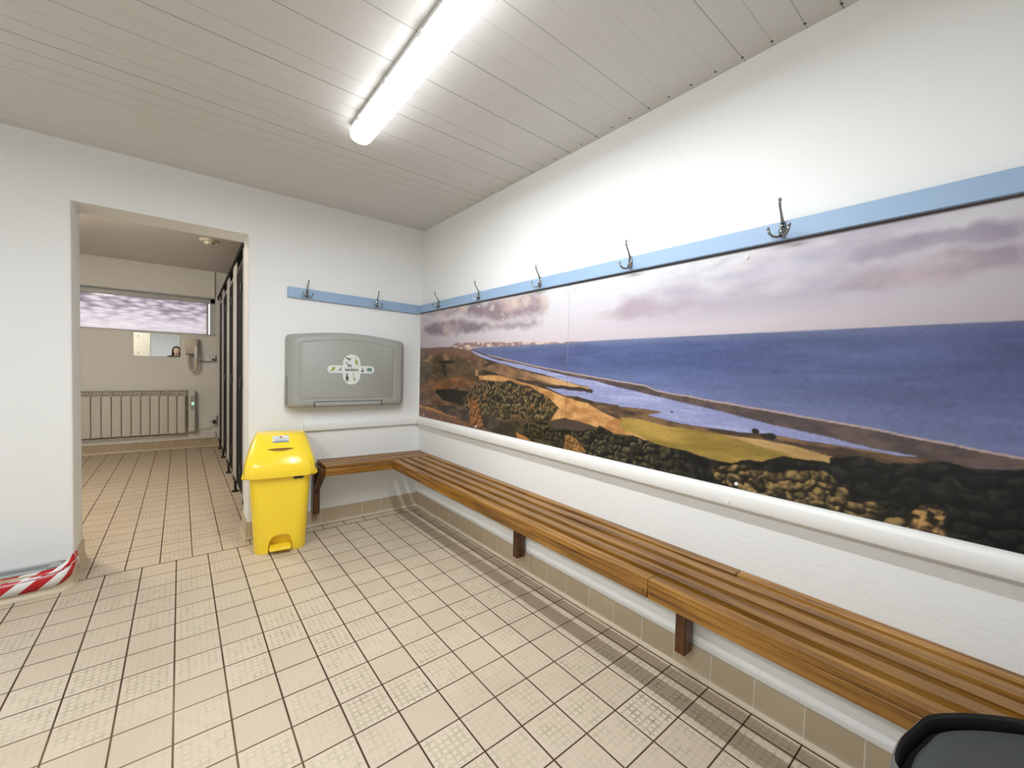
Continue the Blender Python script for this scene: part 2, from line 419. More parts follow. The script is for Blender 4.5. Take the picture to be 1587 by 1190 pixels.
# skirtings: coved tile profile (offset from the wall, height)
PR = [(0, .117), (.008, .117), (.0095, .112), (.0100, .036), (.0120, .026), (.0155, .019), (.0182, .011), (.0190, .004), (.0190, 0), (0, 0)]
def skirt(name, p0, p1, nrm, mat):
    """run the profile from p0 to p1 (x,y), growing along nrm"""
    bm = NB(); nx, ny = nrm
    loft(bm, [[(p[0]+nx*o, p[1]+ny*o, z) for o, z in PR] for p in (p0, p1)])
    return struct(fin(name, bm, mat, smooth=True, angle=50))
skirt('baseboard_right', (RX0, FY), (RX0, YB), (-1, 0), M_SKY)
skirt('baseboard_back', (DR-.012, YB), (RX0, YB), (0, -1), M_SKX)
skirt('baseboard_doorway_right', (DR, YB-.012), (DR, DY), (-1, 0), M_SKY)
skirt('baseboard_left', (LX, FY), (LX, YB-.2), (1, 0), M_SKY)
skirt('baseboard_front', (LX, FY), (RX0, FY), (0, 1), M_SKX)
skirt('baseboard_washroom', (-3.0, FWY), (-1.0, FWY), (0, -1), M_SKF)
# left pier: tiled plinth, 19 cm deep, with a rounded corner tile
bm = NB()
path = [(LX, -.186)]
cx, cy, r = DL-.046, -.128, .058
for k in range(9):
    a = math.radians(-90+90*k/8); path.append((cx+r*math.cos(a), cy+r*math.sin(a)))
path += [(DL+.012, -.06), (DL+.006, .0), (DL+.0, YB+.012), (DL, DY)]
rings = []
for i, p in enumerate(path):
    a = Vector(path[max(i-1, 0)]); b = Vector(path[min(i+1, len(path)-1)])
    d = (b-a).normalized(); nx, ny = d.y, -d.x
    rings.append([(p[0]+nx*o, p[1]+ny*o, z) for o, z in PR])
loft(bm, rings)
# tiled top of the plinth
def ztop(y): return .1165+(y+.186)/.196*-.028
tp = [(LX, YB)]+[(p[0], p[1]) for p in path[:11]]+[(DL-.002, YB)]
for i in range(1, len(tp)-1):
    bm.faces.new([bm.verts.new((x, y, ztop(y)+.0003)) for x, y in (tp[0], tp[i], tp[i+1])])
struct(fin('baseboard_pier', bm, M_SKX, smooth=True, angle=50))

# dado mouldings
def dado_prof(): return [(0, .782), (.020, .780), (.028, .774), (.032, .762), (.033, .722), (.030, .716), (0, .714)]
bm = NB(); loft(bm, [[(RX0-o, y, z) for o, z in dado_prof()] for y in (FY, YB)])
t1 = struct(fin('trim_1', bm, M_GLOSSW, smooth=True, angle=60))
bm = NB(); loft(bm, [[(x, YB-o*.75, z-.002) for o, z in dado_prof()] for x in (-.885, RX0-.03)])
t2 = struct(fin('trim_2', bm, M_GLOSSW, smooth=True, angle=60))
bm = NB()
for y in (-1.02, -1.69, -2.573, -3.5): cyl(bm, (RX0-.034, y, .733), 'x', .0055, .003, 14)
fin('screw_cap', bm, M_CAP, t1)

# ================================================================ MURAL
POLY={
 'horizonL':[(0.057,1.362),(0.519,1.36),(1.806,1.348),(2.185,1.352),(2.899,1.35),(3.227,1.349)],
 'coast':[(0.496,1.353),(0.545,1.373),(0.594,1.385),(0.709,1.382),(0.865,1.378),(1.234,1.37),(1.535,1.355),(1.816,1.35),(1.806,1.345),(1.536,1.345),(1.235,1.345),(1.01,1.343),(0.829,1.34),(0.771,1.328),(0.628,1.337)],
 'beachU':[(0.82,1.332),(0.959,1.299),(1.113,1.272),(1.327,1.243),(1.541,1.212),(1.728,1.19),(1.913,1.17),(2.049,1.156),(2.194,1.142),(2.255,1.122),(2.424,1.104),(2.695,1.076),(2.84,1.062),(2.964,1.049),(3.071,1.035),(3.165,1.023),(3.242,1.014)],
 'beachL':[(0.82,1.322),(0.96,1.287),(1.113,1.258),(1.327,1.232),(1.542,1.201),(1.729,1.172),(1.913,1.153),(2.05,1.128),(2.058,1.128),(2.316,1.09),(2.524,1.06),(2.697,1.03),(2.843,1.013),(2.967,0.993),(3.069,0.985),(3.167,0.977),(3.243,0.983)],
 'lagL':[(0.752,1.323),(0.942,1.273),(1.114,1.241),(1.329,1.207),(1.543,1.176),(1.663,1.152),(1.763,1.136),(1.866,1.123),(1.911,1.1),(1.817,1.097),(1.71,1.103),(1.558,1.106),(1.631,1.086),(1.712,1.067),(1.797,1.071),(1.918,1.05),(2.053,1.046),(2.062,1.039),(2.197,1.04),(2.285,1.034),(2.208,1.015),(2.375,0.994),(2.527,0.992),(2.6,0.99),(2.667,0.997),(2.774,0.991),(2.908,0.987),(3.022,0.982),(3.069,0.984)],
 'darkstrip':[(1.712,1.067),(1.797,1.071),(1.918,1.049),(2.053,1.045),(2.062,1.036),(2.197,1.036),(2.285,1.033),(2.208,1.013),(2.376,0.991),(2.527,0.99),(2.6,0.988),(2.667,0.995),(2.774,0.988),(2.908,0.985),(3.022,0.979),(3.108,0.982),(3.108,0.975),(3.002,0.96),(2.909,0.96),(2.775,0.965),(2.668,0.975),(2.528,0.97),(2.32,0.976),(2.147,0.993),(2.064,0.988),(2.082,0.975),(1.966,1.002),(1.87,1.039)],
 'greenfield':[(2.064,0.988),(2.147,0.993),(2.32,0.976),(2.528,0.973),(2.618,0.972),(2.732,0.941),(2.872,0.937),(2.806,0.916),(2.663,0.888),(2.569,0.87),(2.412,0.88),(2.265,0.893),(2.066,0.939),(2.082,0.975)],
 'palefield':[(2.528,0.971),(2.668,0.975),(2.775,0.965),(2.872,0.949),(2.869,0.928),(2.806,0.92),(2.732,0.941)],
 'forest':[(1.947,0.936),(2.068,0.909),(2.15,0.909),(2.228,0.898),(2.289,0.886),(2.412,0.885),(2.494,0.87),(2.569,0.874),(2.595,0.889),(2.671,0.903),(2.733,0.924),(2.806,0.924),(2.866,0.928),(2.872,0.945),(2.933,0.96),(3.002,0.954),(3.074,0.969),(3.117,0.977),(3.167,0.977),(3.267,0.985),(3.278,0.727),(1.753,0.71)],
 'goldhill':[(0.893,1.149),(1.051,1.158),(1.182,1.152),(1.36,1.126),(1.534,1.098),(1.712,1.059),(1.87,1.039),(2.012,1.0),(2.098,0.973),(2.203,0.932),(2.256,0.913),(2.204,0.902),(2.101,0.911),(1.971,0.907),(1.824,0.926),(1.717,0.942),(1.608,0.921),(1.647,0.971),(1.675,0.995),(1.597,1.042),(1.443,1.102),(1.244,1.128),(1.119,1.121),(0.912,1.126)],
 'wood':[(0.912,1.126),(1.019,1.117),(1.119,1.114),(1.183,1.12),(1.332,1.115),(1.416,1.097),(1.509,1.071),(1.622,1.019),(1.675,0.995),(1.637,0.954),(1.608,0.925),(1.451,0.912),(1.341,0.909),(1.193,0.879),(0.994,0.877),(0.708,0.924),(0.706,0.979),(0.803,1.039)],
 'hillshadow':[(0.296,1.023),(0.532,1.041),(0.803,1.034),(0.726,0.98),(0.708,0.924),(0.421,0.947),(0.31,0.987)],
 'orangeL':[(-0.05,0.876),(0.251,0.872),(0.425,0.852),(0.793,0.812),(0.927,0.776),(1.033,0.78),(0.651,0.785),(-0.05,0.777)],
 'orangetree1':[(0.786,0.974),(0.843,0.999),(0.92,0.952),(0.941,0.871),(0.98,0.804),(0.998,0.786),(0.813,0.793),(0.79,0.888)],
 'darkval':[(0.941,0.871),(1.193,0.874),(1.398,0.893),(1.399,0.866),(1.402,0.785),(1.546,0.798),(1.609,0.773),(1.197,0.783),(0.98,0.794)],
 'spit':[(0.909,1.201),(1.114,1.238),(1.329,1.198),(1.543,1.167),(1.663,1.15),(1.763,1.134),(1.866,1.119),(1.906,1.102),(1.817,1.105),(1.71,1.115),(1.545,1.12),(1.332,1.134),(1.181,1.157),(0.964,1.192)],
 'treerow':[(1.385,0.873),(1.478,0.906),(1.591,0.911),(1.61,0.875),(1.719,0.889),(1.825,0.895),(1.904,0.909),(2.059,0.905),(2.204,0.898),(2.257,0.893),(2.261,0.789),(1.87,0.793),(1.723,0.784),(1.546,0.798),(1.402,0.785)],
 'hillshadow2':[(1.608,0.921),(1.716,0.95),(1.823,0.942),(1.97,0.922),(2.068,0.902),(1.905,0.898),(1.719,0.881),(1.616,0.884)],
 'orangetree2':[(1.721,0.853),(1.753,0.863),(1.796,0.852),(1.87,0.801),(1.861,0.784),(1.708,0.765)],
 'orangebush':[(1.316,0.818),(1.401,0.807),(1.456,0.784),(1.332,0.779)],
 'olive':[(2.485,0.843),(2.578,0.871),(2.639,0.874),(2.704,0.869),(2.779,0.877),(2.848,0.892),(2.901,0.855),(2.915,0.827),(2.974,0.835),(3.03,0.814),(3.075,0.841),(3.105,0.822),(3.117,0.77),(3.058,0.757),(2.947,0.766),(2.853,0.77),(2.708,0.773),(2.609,0.784),(2.516,0.8)],
 'leftland':[(-0.1,1.362),(0.519,1.356),(0.771,1.328),(0.83,1.306),(0.961,1.263),(1.014,1.243),(0.909,1.201),(0.893,1.149),(0.912,1.126),(0.803,1.039),(0.708,0.924),(-0.1,0.868)],
 'field1':[(-0.05,1.292),(0.406,1.294),(0.694,1.264),(0.981,1.202),(0.911,1.16),(0.594,1.129),(-0.05,1.062)],
 'field2':[(-0.05,1.055),(0.594,1.129),(0.893,1.144),(0.839,1.094),(0.532,1.041),(0.296,1.01),(-0.05,0.985)],
 'hedge1':[(0.336,1.253),(0.589,1.247),(0.568,1.23),(0.337,1.232)],
 'hedge2':[(0.385,1.224),(0.421,1.224),(0.472,1.108),(0.425,1.136)],
 'tower':[(0.858,1.185),(0.873,1.192),(0.888,1.185),(0.893,1.149),(0.86,1.148)],
 'cloud1':[(0.06,1.642),(0.392,1.642),(0.854,1.64),(1.161,1.645),(1.447,1.638),(1.55,1.591),(1.528,1.517),(1.452,1.506),(1.228,1.516),(1.103,1.506),(0.858,1.556),(0.618,1.599),(0.195,1.612)],
 'cloud2':[(0.064,1.521),(0.248,1.571),(0.619,1.554),(1.003,1.494),(1.317,1.481),(1.505,1.485),(1.493,1.451),(1.23,1.459),(0.97,1.456),(0.624,1.454),(0.201,1.463)],
 'cloud3':[(1.871,1.471),(2.043,1.485),(2.074,1.538),(2.177,1.532),(2.232,1.474),(2.233,1.448),(2.078,1.454)],
 'cloud4':[(2.044,1.469),(2.057,1.528),(2.165,1.535),(2.232,1.496),(2.345,1.49),(2.394,1.49),(2.419,1.464),(2.267,1.461),(2.124,1.449)],
 'cloud5':[(2.438,1.565),(2.504,1.571),(2.611,1.569),(2.634,1.591),(2.68,1.598),(2.781,1.602),(2.857,1.598),(2.839,1.586),(2.783,1.559),(2.721,1.546),(2.645,1.543),(2.568,1.542),(2.489,1.54)],
 'cloud6':[(2.886,1.582),(2.924,1.601),(2.965,1.601),(3.028,1.603),(3.097,1.599),(3.16,1.602),(3.216,1.597),(3.218,1.551),(3.175,1.553),(3.137,1.558),(3.097,1.555),(3.024,1.554),(2.96,1.554),(2.902,1.543),(2.873,1.553),(2.901,1.57)],
 'cloud7':[(2.858,1.466),(2.894,1.489),(2.918,1.513),(2.962,1.527),(3.007,1.511),(3.064,1.517),(3.105,1.541),(3.155,1.543),(3.219,1.536),(3.221,1.481),(3.166,1.476),(3.114,1.468),(3.072,1.467),(3.009,1.468),(2.937,1.469)],
 'cloud8':[(2.447,1.608),(2.48,1.63),(2.533,1.634),(2.569,1.624),(2.502,1.615)],
}
rng = np.random.RandomState(3)
_tab = rng.rand(256, 256)
def vnoise(x, y):
    xi = np.floor(x).astype(int); yi = np.floor(y).astype(int); fx = x-xi; fy = y-yi
    fx = fx*fx*(3-2*fx); fy = fy*fy*(3-2*fy)
    g = lambda a, b: _tab[a % 256, b % 256]
    return (g(xi, yi)*(1-fx)+g(xi+1, yi)*fx)*(1-fy)+(g(xi, yi+1)*(1-fx)+g(xi+1, yi+1)*fx)*fy
def fbm(x, y, f, o=4, ax=1.0, seed=0):
    s = 0; a = .5; n = 0
    for k in range(o):
        s = s+a*vnoise(x*f*ax+seed*17.3+k*31, y*f+seed*7.7+k*13); n += a; a *= .55; f *= 2.05
    return s/n
def inside(x, y, poly):
    r = np.zeros(x.shape, bool); n = len(poly)
    for i in range(n):
        x1, y1 = poly[i]; x2, y2 = poly[(i+1) % n]
        if y1 == y2: continue
        c = ((y1 > y) != (y2 > y)) & (x < (x2-x1)*(y-y1)/(y2-y1)+x1)
        r ^= c
    return r
def lin(c): c = np.array(c, float)/255; return np.where(c <= .04045, c/12.92, ((c+.055)/1.055)**2.4)
def interp(pts, x): 
    p = sorted(pts); return np.interp(x, [a for a, b in p], [b for a, b in p])
def paint(s, z):
    """colour of the printed photograph at s metres from the corner, z metres up"""
    def blend(col, m, c): 
        m = np.clip(m, 0, 1)[:, None]; return col*(1-m)+np.array(c, float)[None, :]*m if np.ndim(c) == 1 else col*(1-m)+c*m
    def two(c1, c2, t): t = np.clip(t, 0, 1)[:, None]; return np.array(c1, float)[None]*(1-t)+np.array(c2, float)[None]*t
    w1 = (fbm(s, z, 14, 4, 1, 1)-.5); w2 = (fbm(s, z, 14, 4, 1, 2)-.5)
    def mask(name, warp=.03, soft=0):
        return inside(s+w1*warp, z+w2*warp*.7, POLY[name]).astype(float)
    def smask(name, warp=.10, k=.03):
        m = 0
        for dx, dz in ((0,0),(1,0),(-1,0),(0,1),(0,-1),(.7,.7),(-.7,-.7),(.7,-.7),(-.7,.7)):
            m = m+inside(s+w1*warp*1.4+dx*k, z+w2*warp*.8+dz*k*.45, POLY[name])
        return m/9
    # sky
    hz = 1.350
    v = np.clip((z-hz)/.30, 0, 1)
    col = two((206, 192, 198), (222, 222, 226), v**.8)
    col = blend(col, np.clip((s-2.6)/.6, 0, 1)*.6*(1-v*.5), (170, 160, 166))
    col = blend(col, np.clip((.9-s)/.9, 0, 1)*.5, (170, 155, 160))
    cl = fbm(s, z, 5, 5, .45, 5)
    col = blend(col, np.clip((cl-.47)*3.6, 0, .85)*np.clip((z-1.39)/.08, 0, 1), (180, 168, 182))
    col = blend(col, np.clip((fbm(s, z, 8, 5, .35, 6)-.56)*4, 0, .7)*np.clip((z-1.42)/.08, 0, 1), (228, 216, 216))
    puff = fbm(s, z, 9, 5, .6, 8)
    for nm, c1, c2, k in (('cloud1', (146, 126, 134), (208, 182, 176), .035), ('cloud2', (134, 117, 128), (196, 174, 172), .03), ('cloud3', (176, 160, 168), (218, 198, 196), .03),
                          ('cloud4', (184, 168, 176), (222, 204, 204), .03), ('cloud5', (168, 164, 184), (205, 198, 208), .02),
                          ('cloud6', (150, 138, 156), (172, 160, 172), .015), ('cloud7', (152, 136, 150), (186, 168, 174), .018), ('cloud8', (190, 186, 198), (205, 200, 208), .015)):
        m = smask(nm, .075 if nm in ('cloud1', 'cloud2') else .05, k*1.3)
        col = blend(col, m*.92, two(c1, c2, (puff-.40)*3.2))
    hi = smask('cloud1', .2, .05)*np.clip((fbm(s, z, 12, 4, .7, 11)-.56)*7, 0, 1)
    col = blend(col, hi*.7, (226, 206, 196))
    # sea
    sea = (z < interp([(0, 1.358), (.5, 1.357), (1.8, 1.3495), (2.2, 1.351), (3.3, 1.349)], s))
    depth = np.clip((hz-z)/.33, 0, 1)
    wv = fbm(s, z, 60, 4, .12, 20); wv2 = fbm(s, z, 9, 3, .25, 21)
    sc = two((118, 126, 156), (84, 96, 140), depth/.10)
    sc = blend(sc, np.clip((depth-.35)/.6, 0, 1), (132, 140, 180))
    sc = blend(sc, np.clip((s-2.3)/1.0, 0, 1)*.65*(1-depth*.5), (76, 80, 124))
    sc = sc*(1+(wv[:, None]-.5)*.20+(wv2[:, None]-.5)*.22)
    near_l = np.clip((1.3-s)/.6, 0, 1); sc = blend(sc, near_l*.35, (150, 152, 184))
    col = np.where(sea[:, None], sc, col)
    boat = inside(s, z, [(2.318, 1.042), (2.332, 1.041), (2.330, 1.034), (2.319, 1.035)])
    # land under the beach line
    U_ = interp(POLY['beachU'], s); L_ = interp(POLY['beachL'], s); valid = s > .80
    land_z = np.where(s < .8, 1.355+0*s, U_)
    lg = two((146, 150, 192), (178, 180, 214), (wv-.35)*2.2)
    tex0 = fbm(s, z, 30, 4, .4, 41)
    land = two((58, 47, 38), (104, 80, 58), (tex0-.35)*3)
    below = (z < L_) & valid
    col = np.where((z < np.where(valid, L_, 1.33))[:, None], land, col)
    lagp = [q for q in POLY['beachL'] if q[0] < 3.07]+POLY['lagL'][::-1]
    lag = inside(s+w1*.006, z+w2*.006, lagp)
    col = np.where(lag[:, None], lg, col)
    col = blend(col, boat.astype(float), (40, 40, 54))
    c = mask('coast', .012); col = blend(col, c, two((150, 118, 118), (226, 204, 188), (fbm(s, z, 70, 3, .5, 30)-.42)*4))
    brow = two((78, 66, 66), (104, 86, 80), (fbm(s, z, 40, 4, .5, 31)-.35)*3)
    bb = valid & (z < U_+w1*.006) & (z > L_+w2*.006)
    col = np.where(bb[:, None], brow, col)
    edge = valid & (np.abs(z-U_-w1*.006) < .0026) & (s > 1.0); col = np.where(edge[:, None], lin_off((190, 166, 156)), col)
    # left land
    m = mask('leftland', .02); tex = fbm(s, z, 24, 4, .6, 40)
    col = blend(col, m, two((96, 70, 52), (132, 98, 72), (tex-.35)*3))
    haze = m*np.clip((z-1.27)/.09, 0, 1); col = blend(col, haze*.75, (128, 98, 88))
    col = blend(col, mask('field1', .02)*.8, two((86, 70, 48), (112, 92, 60), (tex-.35)*3))
    col = blend(col, mask('field2', .03)*.85, two((112, 74, 44), (150, 102, 62), (tex-.35)*3))
    stripe = np.clip((fbm(s, z, 18, 3, .25, 44)-.56)*8, 0, 1)*m*np.clip((1.30-z)/.02, 0, 1)*(z > 1.03)
    col = blend(col, stripe*.55, (52, 42, 32))
    col = blend(col, m*np.clip((fbm(s, z, 26, 3, .3, 45)-.6)*8, 0, 1)*(z > 1.24)*.8, (184, 140, 112))
    sp = mask('spit', .012); col = blend(col, sp, two((112, 84, 62), (150, 112, 78), (tex-.35)*3))
    spz = interp([(.909, 1.201), (1.114, 1.238), (1.543, 1.167), (1.906, 1.102)], s)
    col = blend(col, sp*np.clip((s-1.35)/.3, 0, 1)*(z > spz-.028), (204, 160, 110))
    col = blend(col, (np.abs(z-interp([(1.33, 1.134), (1.54, 1.118), (1.9, 1.100)], s)-w1*.02) < .009)*(s > 1.30)*(s < 1.9)*1.0, (62, 50, 44))
    for nm in ('hedge1', 'hedge2'): col = blend(col, mask(nm, .02), (42, 34, 26))
    col = blend(col, mask('tower', .0), (176, 130, 84))
    g = mask('goldhill', .015)
    col = blend(col, g, two((170, 118, 66), (218, 164, 104), (fbm(s, z, 30, 4, .5, 50)-.33)*3))
    col = blend(col, mask('hillshadow2', .02), (76, 62, 52))
    ds = mask('darkstrip', .012)
    col = blend(col, ds, two((70, 54, 42), (128, 98, 68), (fbm(s, z, 40, 4, .25, 52)-.42)*4))
    col = blend(col, ds*(s > 2.68)*np.clip((fbm(s, z, 30, 3, .2, 53)-.45)*5, 0, 1), (178, 138, 96))
    col = blend(col, mask('greenfield', .010), two((142, 118, 52), (182, 150, 74), (fbm(s, z, 26, 3, .2, 54)-.3)*2.5))
    col = blend(col, mask('palefield', .008), two((176, 140, 88), (206, 168, 112), (fbm(s, z, 30, 3, .2, 55)-.3)*2.5))
    # trees: blobby crowns lit from one side of the print
    def crowns(f, seed, vs=1.25):
        x = s*f+fbm(s, z, f*.7, 3, 1, seed)*2.2; y = z*f*vs+fbm(s, z, f*.7, 3, 1, seed+1)*2.0
        best = np.full(s.shape, 9.0); bx = np.zeros(s.shape); by = np.zeros(s.shape); idn = np.zeros(s.shape)
        xi = np.floor(x).astype(int); yi = np.floor(y).astype(int)
        for dx in (-1, 0, 1):
            for dy in (-1, 0, 1):
                a = (xi+dx) % 256; b = (yi+dy) % 256
                px = xi+dx+.2+.6*_tab[a, b]; py = yi+dy+.2+.6*_tab[b, a]
                d = (x-px)**2+(y-py)**2; k = d < best
                best = np.where(k, d, best); bx = np.where(k, x-px, bx); by = np.where(k, y-py, by); idn = np.where(k, _tab[(a*7+3) % 256, (b*5+1) % 256], idn)
        shade = np.clip(.60+(by*1.1-bx*.7)*1.1-best*1.0, 0, 1)**1.4
        return shade, idn
    sh, idn = crowns(34, 60, .8)
    grain = fbm(s, z, 110, 2, 1, 61)
    tr = two((26, 24, 18), (146, 124, 80), sh*1.2*(.4+grain)*(.55+.7*idn)); tr = blend(tr, (idn > .76)*sh*.7, (128, 86, 46))
    col = blend(col, mask('hillshadow', .02), (38, 33, 27))
    col = blend(col, mask('darkval', .02), two((44, 38, 30), (78, 66, 50), (tex-.4)*3))
    col = blend(col, mask('orangeL', .03), two((150, 96, 50), (196, 136, 78), (tex-.35)*3))
    low = ((z < .86) & (s < .85)).astype(float)*np.clip((.862-.05*s-z)/.01, 0, 1)
    col = blend(col, low*.9, two((92, 62, 40), (140, 98, 62), sh*.9))
    col = blend(col, mask('wood', .035), tr)
    col = blend(col, mask('orangetree1', .03), two((84, 50, 24), (176, 116, 60), sh*1.2))
    sh2, id2 = crowns(26, 70); fine = fbm(s, z, 75, 3, 1, 71)
    dk = two((10, 11, 10), (74, 68, 48), sh2*1.15*(.45+fine))
    col = blend(col, mask('treerow', .035), blend(dk, (sh2 > .62)*(z > .85)*.6, (96, 84, 54)))
    fo = mask('forest', .03)
    sh3, id3 = crowns(20, 80)
    fd = two((4, 5, 6), (44, 43, 39), sh3*(fine*1.7-.05))
    col = blend(col, fo, fd)
    ol = mask('olive', .06)*fo
    col = blend(col, ol, two((18, 16, 12), (158, 130, 80), (sh2*.9+.06)*(fine*2.2-.18)))
    left_f = fo*np.clip((2.5-s)/.3, 0, 1); col = blend(col, left_f*.85, two((12, 12, 10), (112, 102, 66), sh2*(fine*2.0-.1)))
    col = blend(col, mask('orangetree2', .03), two((70, 46, 22), (200, 150, 86), (sh*.5+grain*1.3-.45)))
    col = blend(col, mask('orangebush', .02), (176, 118, 66))
    pin = ((s-3.08)**2/.045**2+(z-.805)**2/.05**2 < 1+w1*3)*fo
    col = blend(col, pin, two((30, 24, 16), (196, 150, 92), (fine-.38)*3.6))
    bush = ((s-2.685)**2/.030**2+(z-.992)**2/.014**2 < 1+w1*4) | ((s-2.645)**2/.012**2+(z-1.000)**2/.010**2 < 1+w2*4)
    col = blend(col, bush.astype(float), two((24, 24, 20), (74, 66, 48), sh*grain*1.6))
    col = np.where((z < 1.35)[:, None], col*(.94+.12*grain[:, None]), col)
    col = np.clip(col, 0, 255)
    return col*.955
def lin_off(c): return np.array(c, float)[None, :]
def mural_mat():
    t = NT('printed_mural'); a = t.n('ShaderNodeAttribute'); a.attribute_name = 'print'
    t.l(a.outputs['Color'], t.b.inputs['Base Color']); t.b.inputs['Roughness'].default_value = .30
    t.b.inputs['Specular IOR Level'].default_value = .35
    return t.m
M_MURAL = mural_mat()
MZ0, MZ1 = .7825, 1.6485
def mural(name, s0, s1, label):
    nx = int((s1-s0)/.0027); nz = int((MZ1-MZ0)/.0028)
    ss = np.linspace(s0, s1, nx+1); zz = np.linspace(MZ0, MZ1, nz+1)
    SS, ZZ = np.meshgrid(ss, zz); n = SS.size
    e = empty(name, (RX0-.003, -(s0+s1)/2, MZ0), label, 'mural')
    me = bpy.data.meshes.new('printed_sheet')
    co = np.zeros((n, 3)); co[:, 1] = -SS.ravel()+(s0+s1)/2; co[:, 2] = ZZ.ravel()-MZ0; co[:, 0] = -.004
    i = np.arange(nz)[:, None]*(nx+1)+np.arange(nx)[None, :]
    q = np.stack([i, i+1, i+nx+2, i+nx+1], -1).reshape(-1, 4)
    # four side strips and a back give the sheet its thickness
    y0, y1 = co[0, 1], co[nx, 1]; h = MZ1-MZ0
    back = np.array([(0.0, y0, 0), (0.0, y1, 0), (0.0, y1, h), (0.0, y0, h)])
    c4 = [0, nx, n-1, n-1-nx]
    allco = np.vstack([co, back]); b = [n, n+1, n+2, n+3]
    extra = [(b[0], b[3], b[2], b[1])]+[(c4[k], b[k], b[(k+1) % 4], c4[(k+1) % 4]) for k in range(4)]
    faces = np.vstack([q, np.array(extra)])
    me.vertices.add(len(allco)); me.vertices.foreach_set('co', allco.ravel())
    me.loops.add(faces.size); me.loops.foreach_set('vertex_index', faces.ravel())
    me.polygons.add(len(faces)); me.polygons.foreach_set('loop_start', np.arange(0, faces.size, 4)); me.polygons.foreach_set('loop_total', np.full(len(faces), 4))
    me.update(calc_edges=True); me.validate()
    rl = 0
    for jx, jz in ((-.32, -.12), (.12, -.36), (.36, .14), (-.12, .34)):     # four samples per point keep the printed edges smooth
        rgb = paint(SS.ravel()+jx*.0045, ZZ.ravel()+jz*.0045)/255
        rl = rl+np.where(rgb <= .04045, rgb/12.92, ((rgb+.055)/1.055)**2.4)/4
    at = me.color_attributes.new('print', 'FLOAT_COLOR', 'POINT')
    cc = np.ones((len(allco), 4)); cc[:n, :3] = rl*.97; cc[n:, :3] = .05
    at.data.foreach_set('color', cc.ravel().astype(np.float32))
    link('printed_sheet', me, M_MURAL, e)
    return e
mA = mural('mural_panel', .012, 1.7228, 'left mural sheet nearest the corner, autumn coast with wooded hill and village')
mB = mural('mural_panel', 1.7250, 4.35, 'right mural sheet with wide blue sea, shingle beach and dark forest')
bm = NB(); box(bm, .0001, .0012, -.006, .006, .002, MZ1-MZ0-.002); o = fin('joint_strip', bm, M_VDARK, mA); o.location = (0, -1.7239-mA.location.y, 0)
for e, ys in ((mA, (-.10, -.885, -1.703)), (mB, (-1.758, -2.59, -3.45, -4.25))):
    for y in ys:
        for z in (1.624, .800):
            if z < 1 and y in (-1.703, -1.758): continue
            bm = NB(); cyl(bm, (0, 0, 0), 'x', .0065, .0035, 16)
            o = fin('screw_cap', bm, M_CAP, e, smooth=True); o.location = (-.0057, y-e.location.y, z-MZ0)

# ================================================================ COAT RAILS
def hook_meshes():
    bm = NB()
    # plate in the XZ plane, front towards -Y
    prof = []
    for k in range(20):
        a = 2*math.pi*k/20; prof.append((.0115*math.cos(a)*(1-.25*math.sin(a)), -.002+.030*math.sin(a)))
    loft(bm, [[(x, 0, z) for x, z in prof], [(x, -.003, z) for x, z in prof], [(x*.75, -.0055, z*.88) for x, z in prof]])
    tube(bm, [(0, -.003, .005), (0, -.010, -.010), (0, -.012, -.026)], [.006, .0075, .0065], 10)
    ball(bm, (0, -.0065, .013), .0036, 6, 1); ball(bm, (0, -.0125, -.012), .0036, 6, 1)
    plate = bm
    bm = NB()
    tube(bm, [(0, -.003, .014), (0, -.009, .026), (0, -.022, .046), (0, -.033, .062), (0, -.038, .074), (0, -.0385, .083)], [.006, .0046, .0036, .0036, .0042, .0046], 10)
    ball(bm, (0, -.0385, .085), .0056, 8)
    top = bm
    side = []
    for s in (-1, 1):
        bm = NB()
        tube(bm, [(0, -.010, -.026), (s*.009, -.020, -.031), (s*.020, -.030, -.029), (s*.028, -.036, -.018), (s*.031, -.038, -.004)], [.0042, .0042, .0042, .0042, .0046], 10)
        ball(bm, (s*.031, -.038, -.003), .0054, 8); side.append(bm)
    return plate, top, side
_p, _t, _s = hook_meshes()
def mk(bm, nm, mats):
    me = bpy.data.meshes.new(nm); bmesh.ops.recalc_face_normals(bm, faces=bm.faces[:]); bm.to_mesh(me); bm.free()
    for m in mats: me.materials.append(m)
    for p in me.polygons: p.use_smooth = True
    return me
hp = mk(_p, 'coat_hook', [M_CHROME, M_NAIL]); ht = mk(_t, 'long_prong', [M_CHROME]); hs = [mk(b, 'short_prong', [M_CHROME]) for b in _s]
def add_hook(parent, loc, rz):
    o = bpy.data.objects.new('coat_hook', hp); C.objects.link(o); o.parent = parent; o.location = loc; o.rotation_euler = (0, 0, rz)
    for nm, me in (('long_prong', ht), ('short_prong', hs[0]), ('short_prong', hs[1])):
        c = bpy.data.objects.new(nm, me); C.objects.link(c); c.parent = o
rr = empty('coat_rail', (RX0, 0, 1.686), 'long pale blue wooden coat rail running above the mural', 'coat rail')
bm = NB(); box(bm, -.024, -.0078, -4.6, -.010, -.031, .032); fin('rail_board', bm, M_BLUE, rr, bevel=.0025)
bm = NB(); box(bm, -.0077, -.0003, -4.6, -.012, -.0365, .025); fin('rail_shade_strip', bm, pmat('painted_rail_shade', (.12, .09, .08, 1), .7), rr)  # dark strip paints the shade line under the rail
for y in (-.357, -.91, -1.515, -2.108, -2.706): add_hook(rr, (-.024, y, .008), math.radians(-90))
rb = empty('coat_rail', (-.99, YB, 1.700), 'short pale blue coat rail above the baby changing station', 'coat rail')
bm = NB(); box(bm, -.003, .984, -.022, .001, -.036, .036); fin('rail_board', bm, M_BLUE, rb, bevel=.0025)
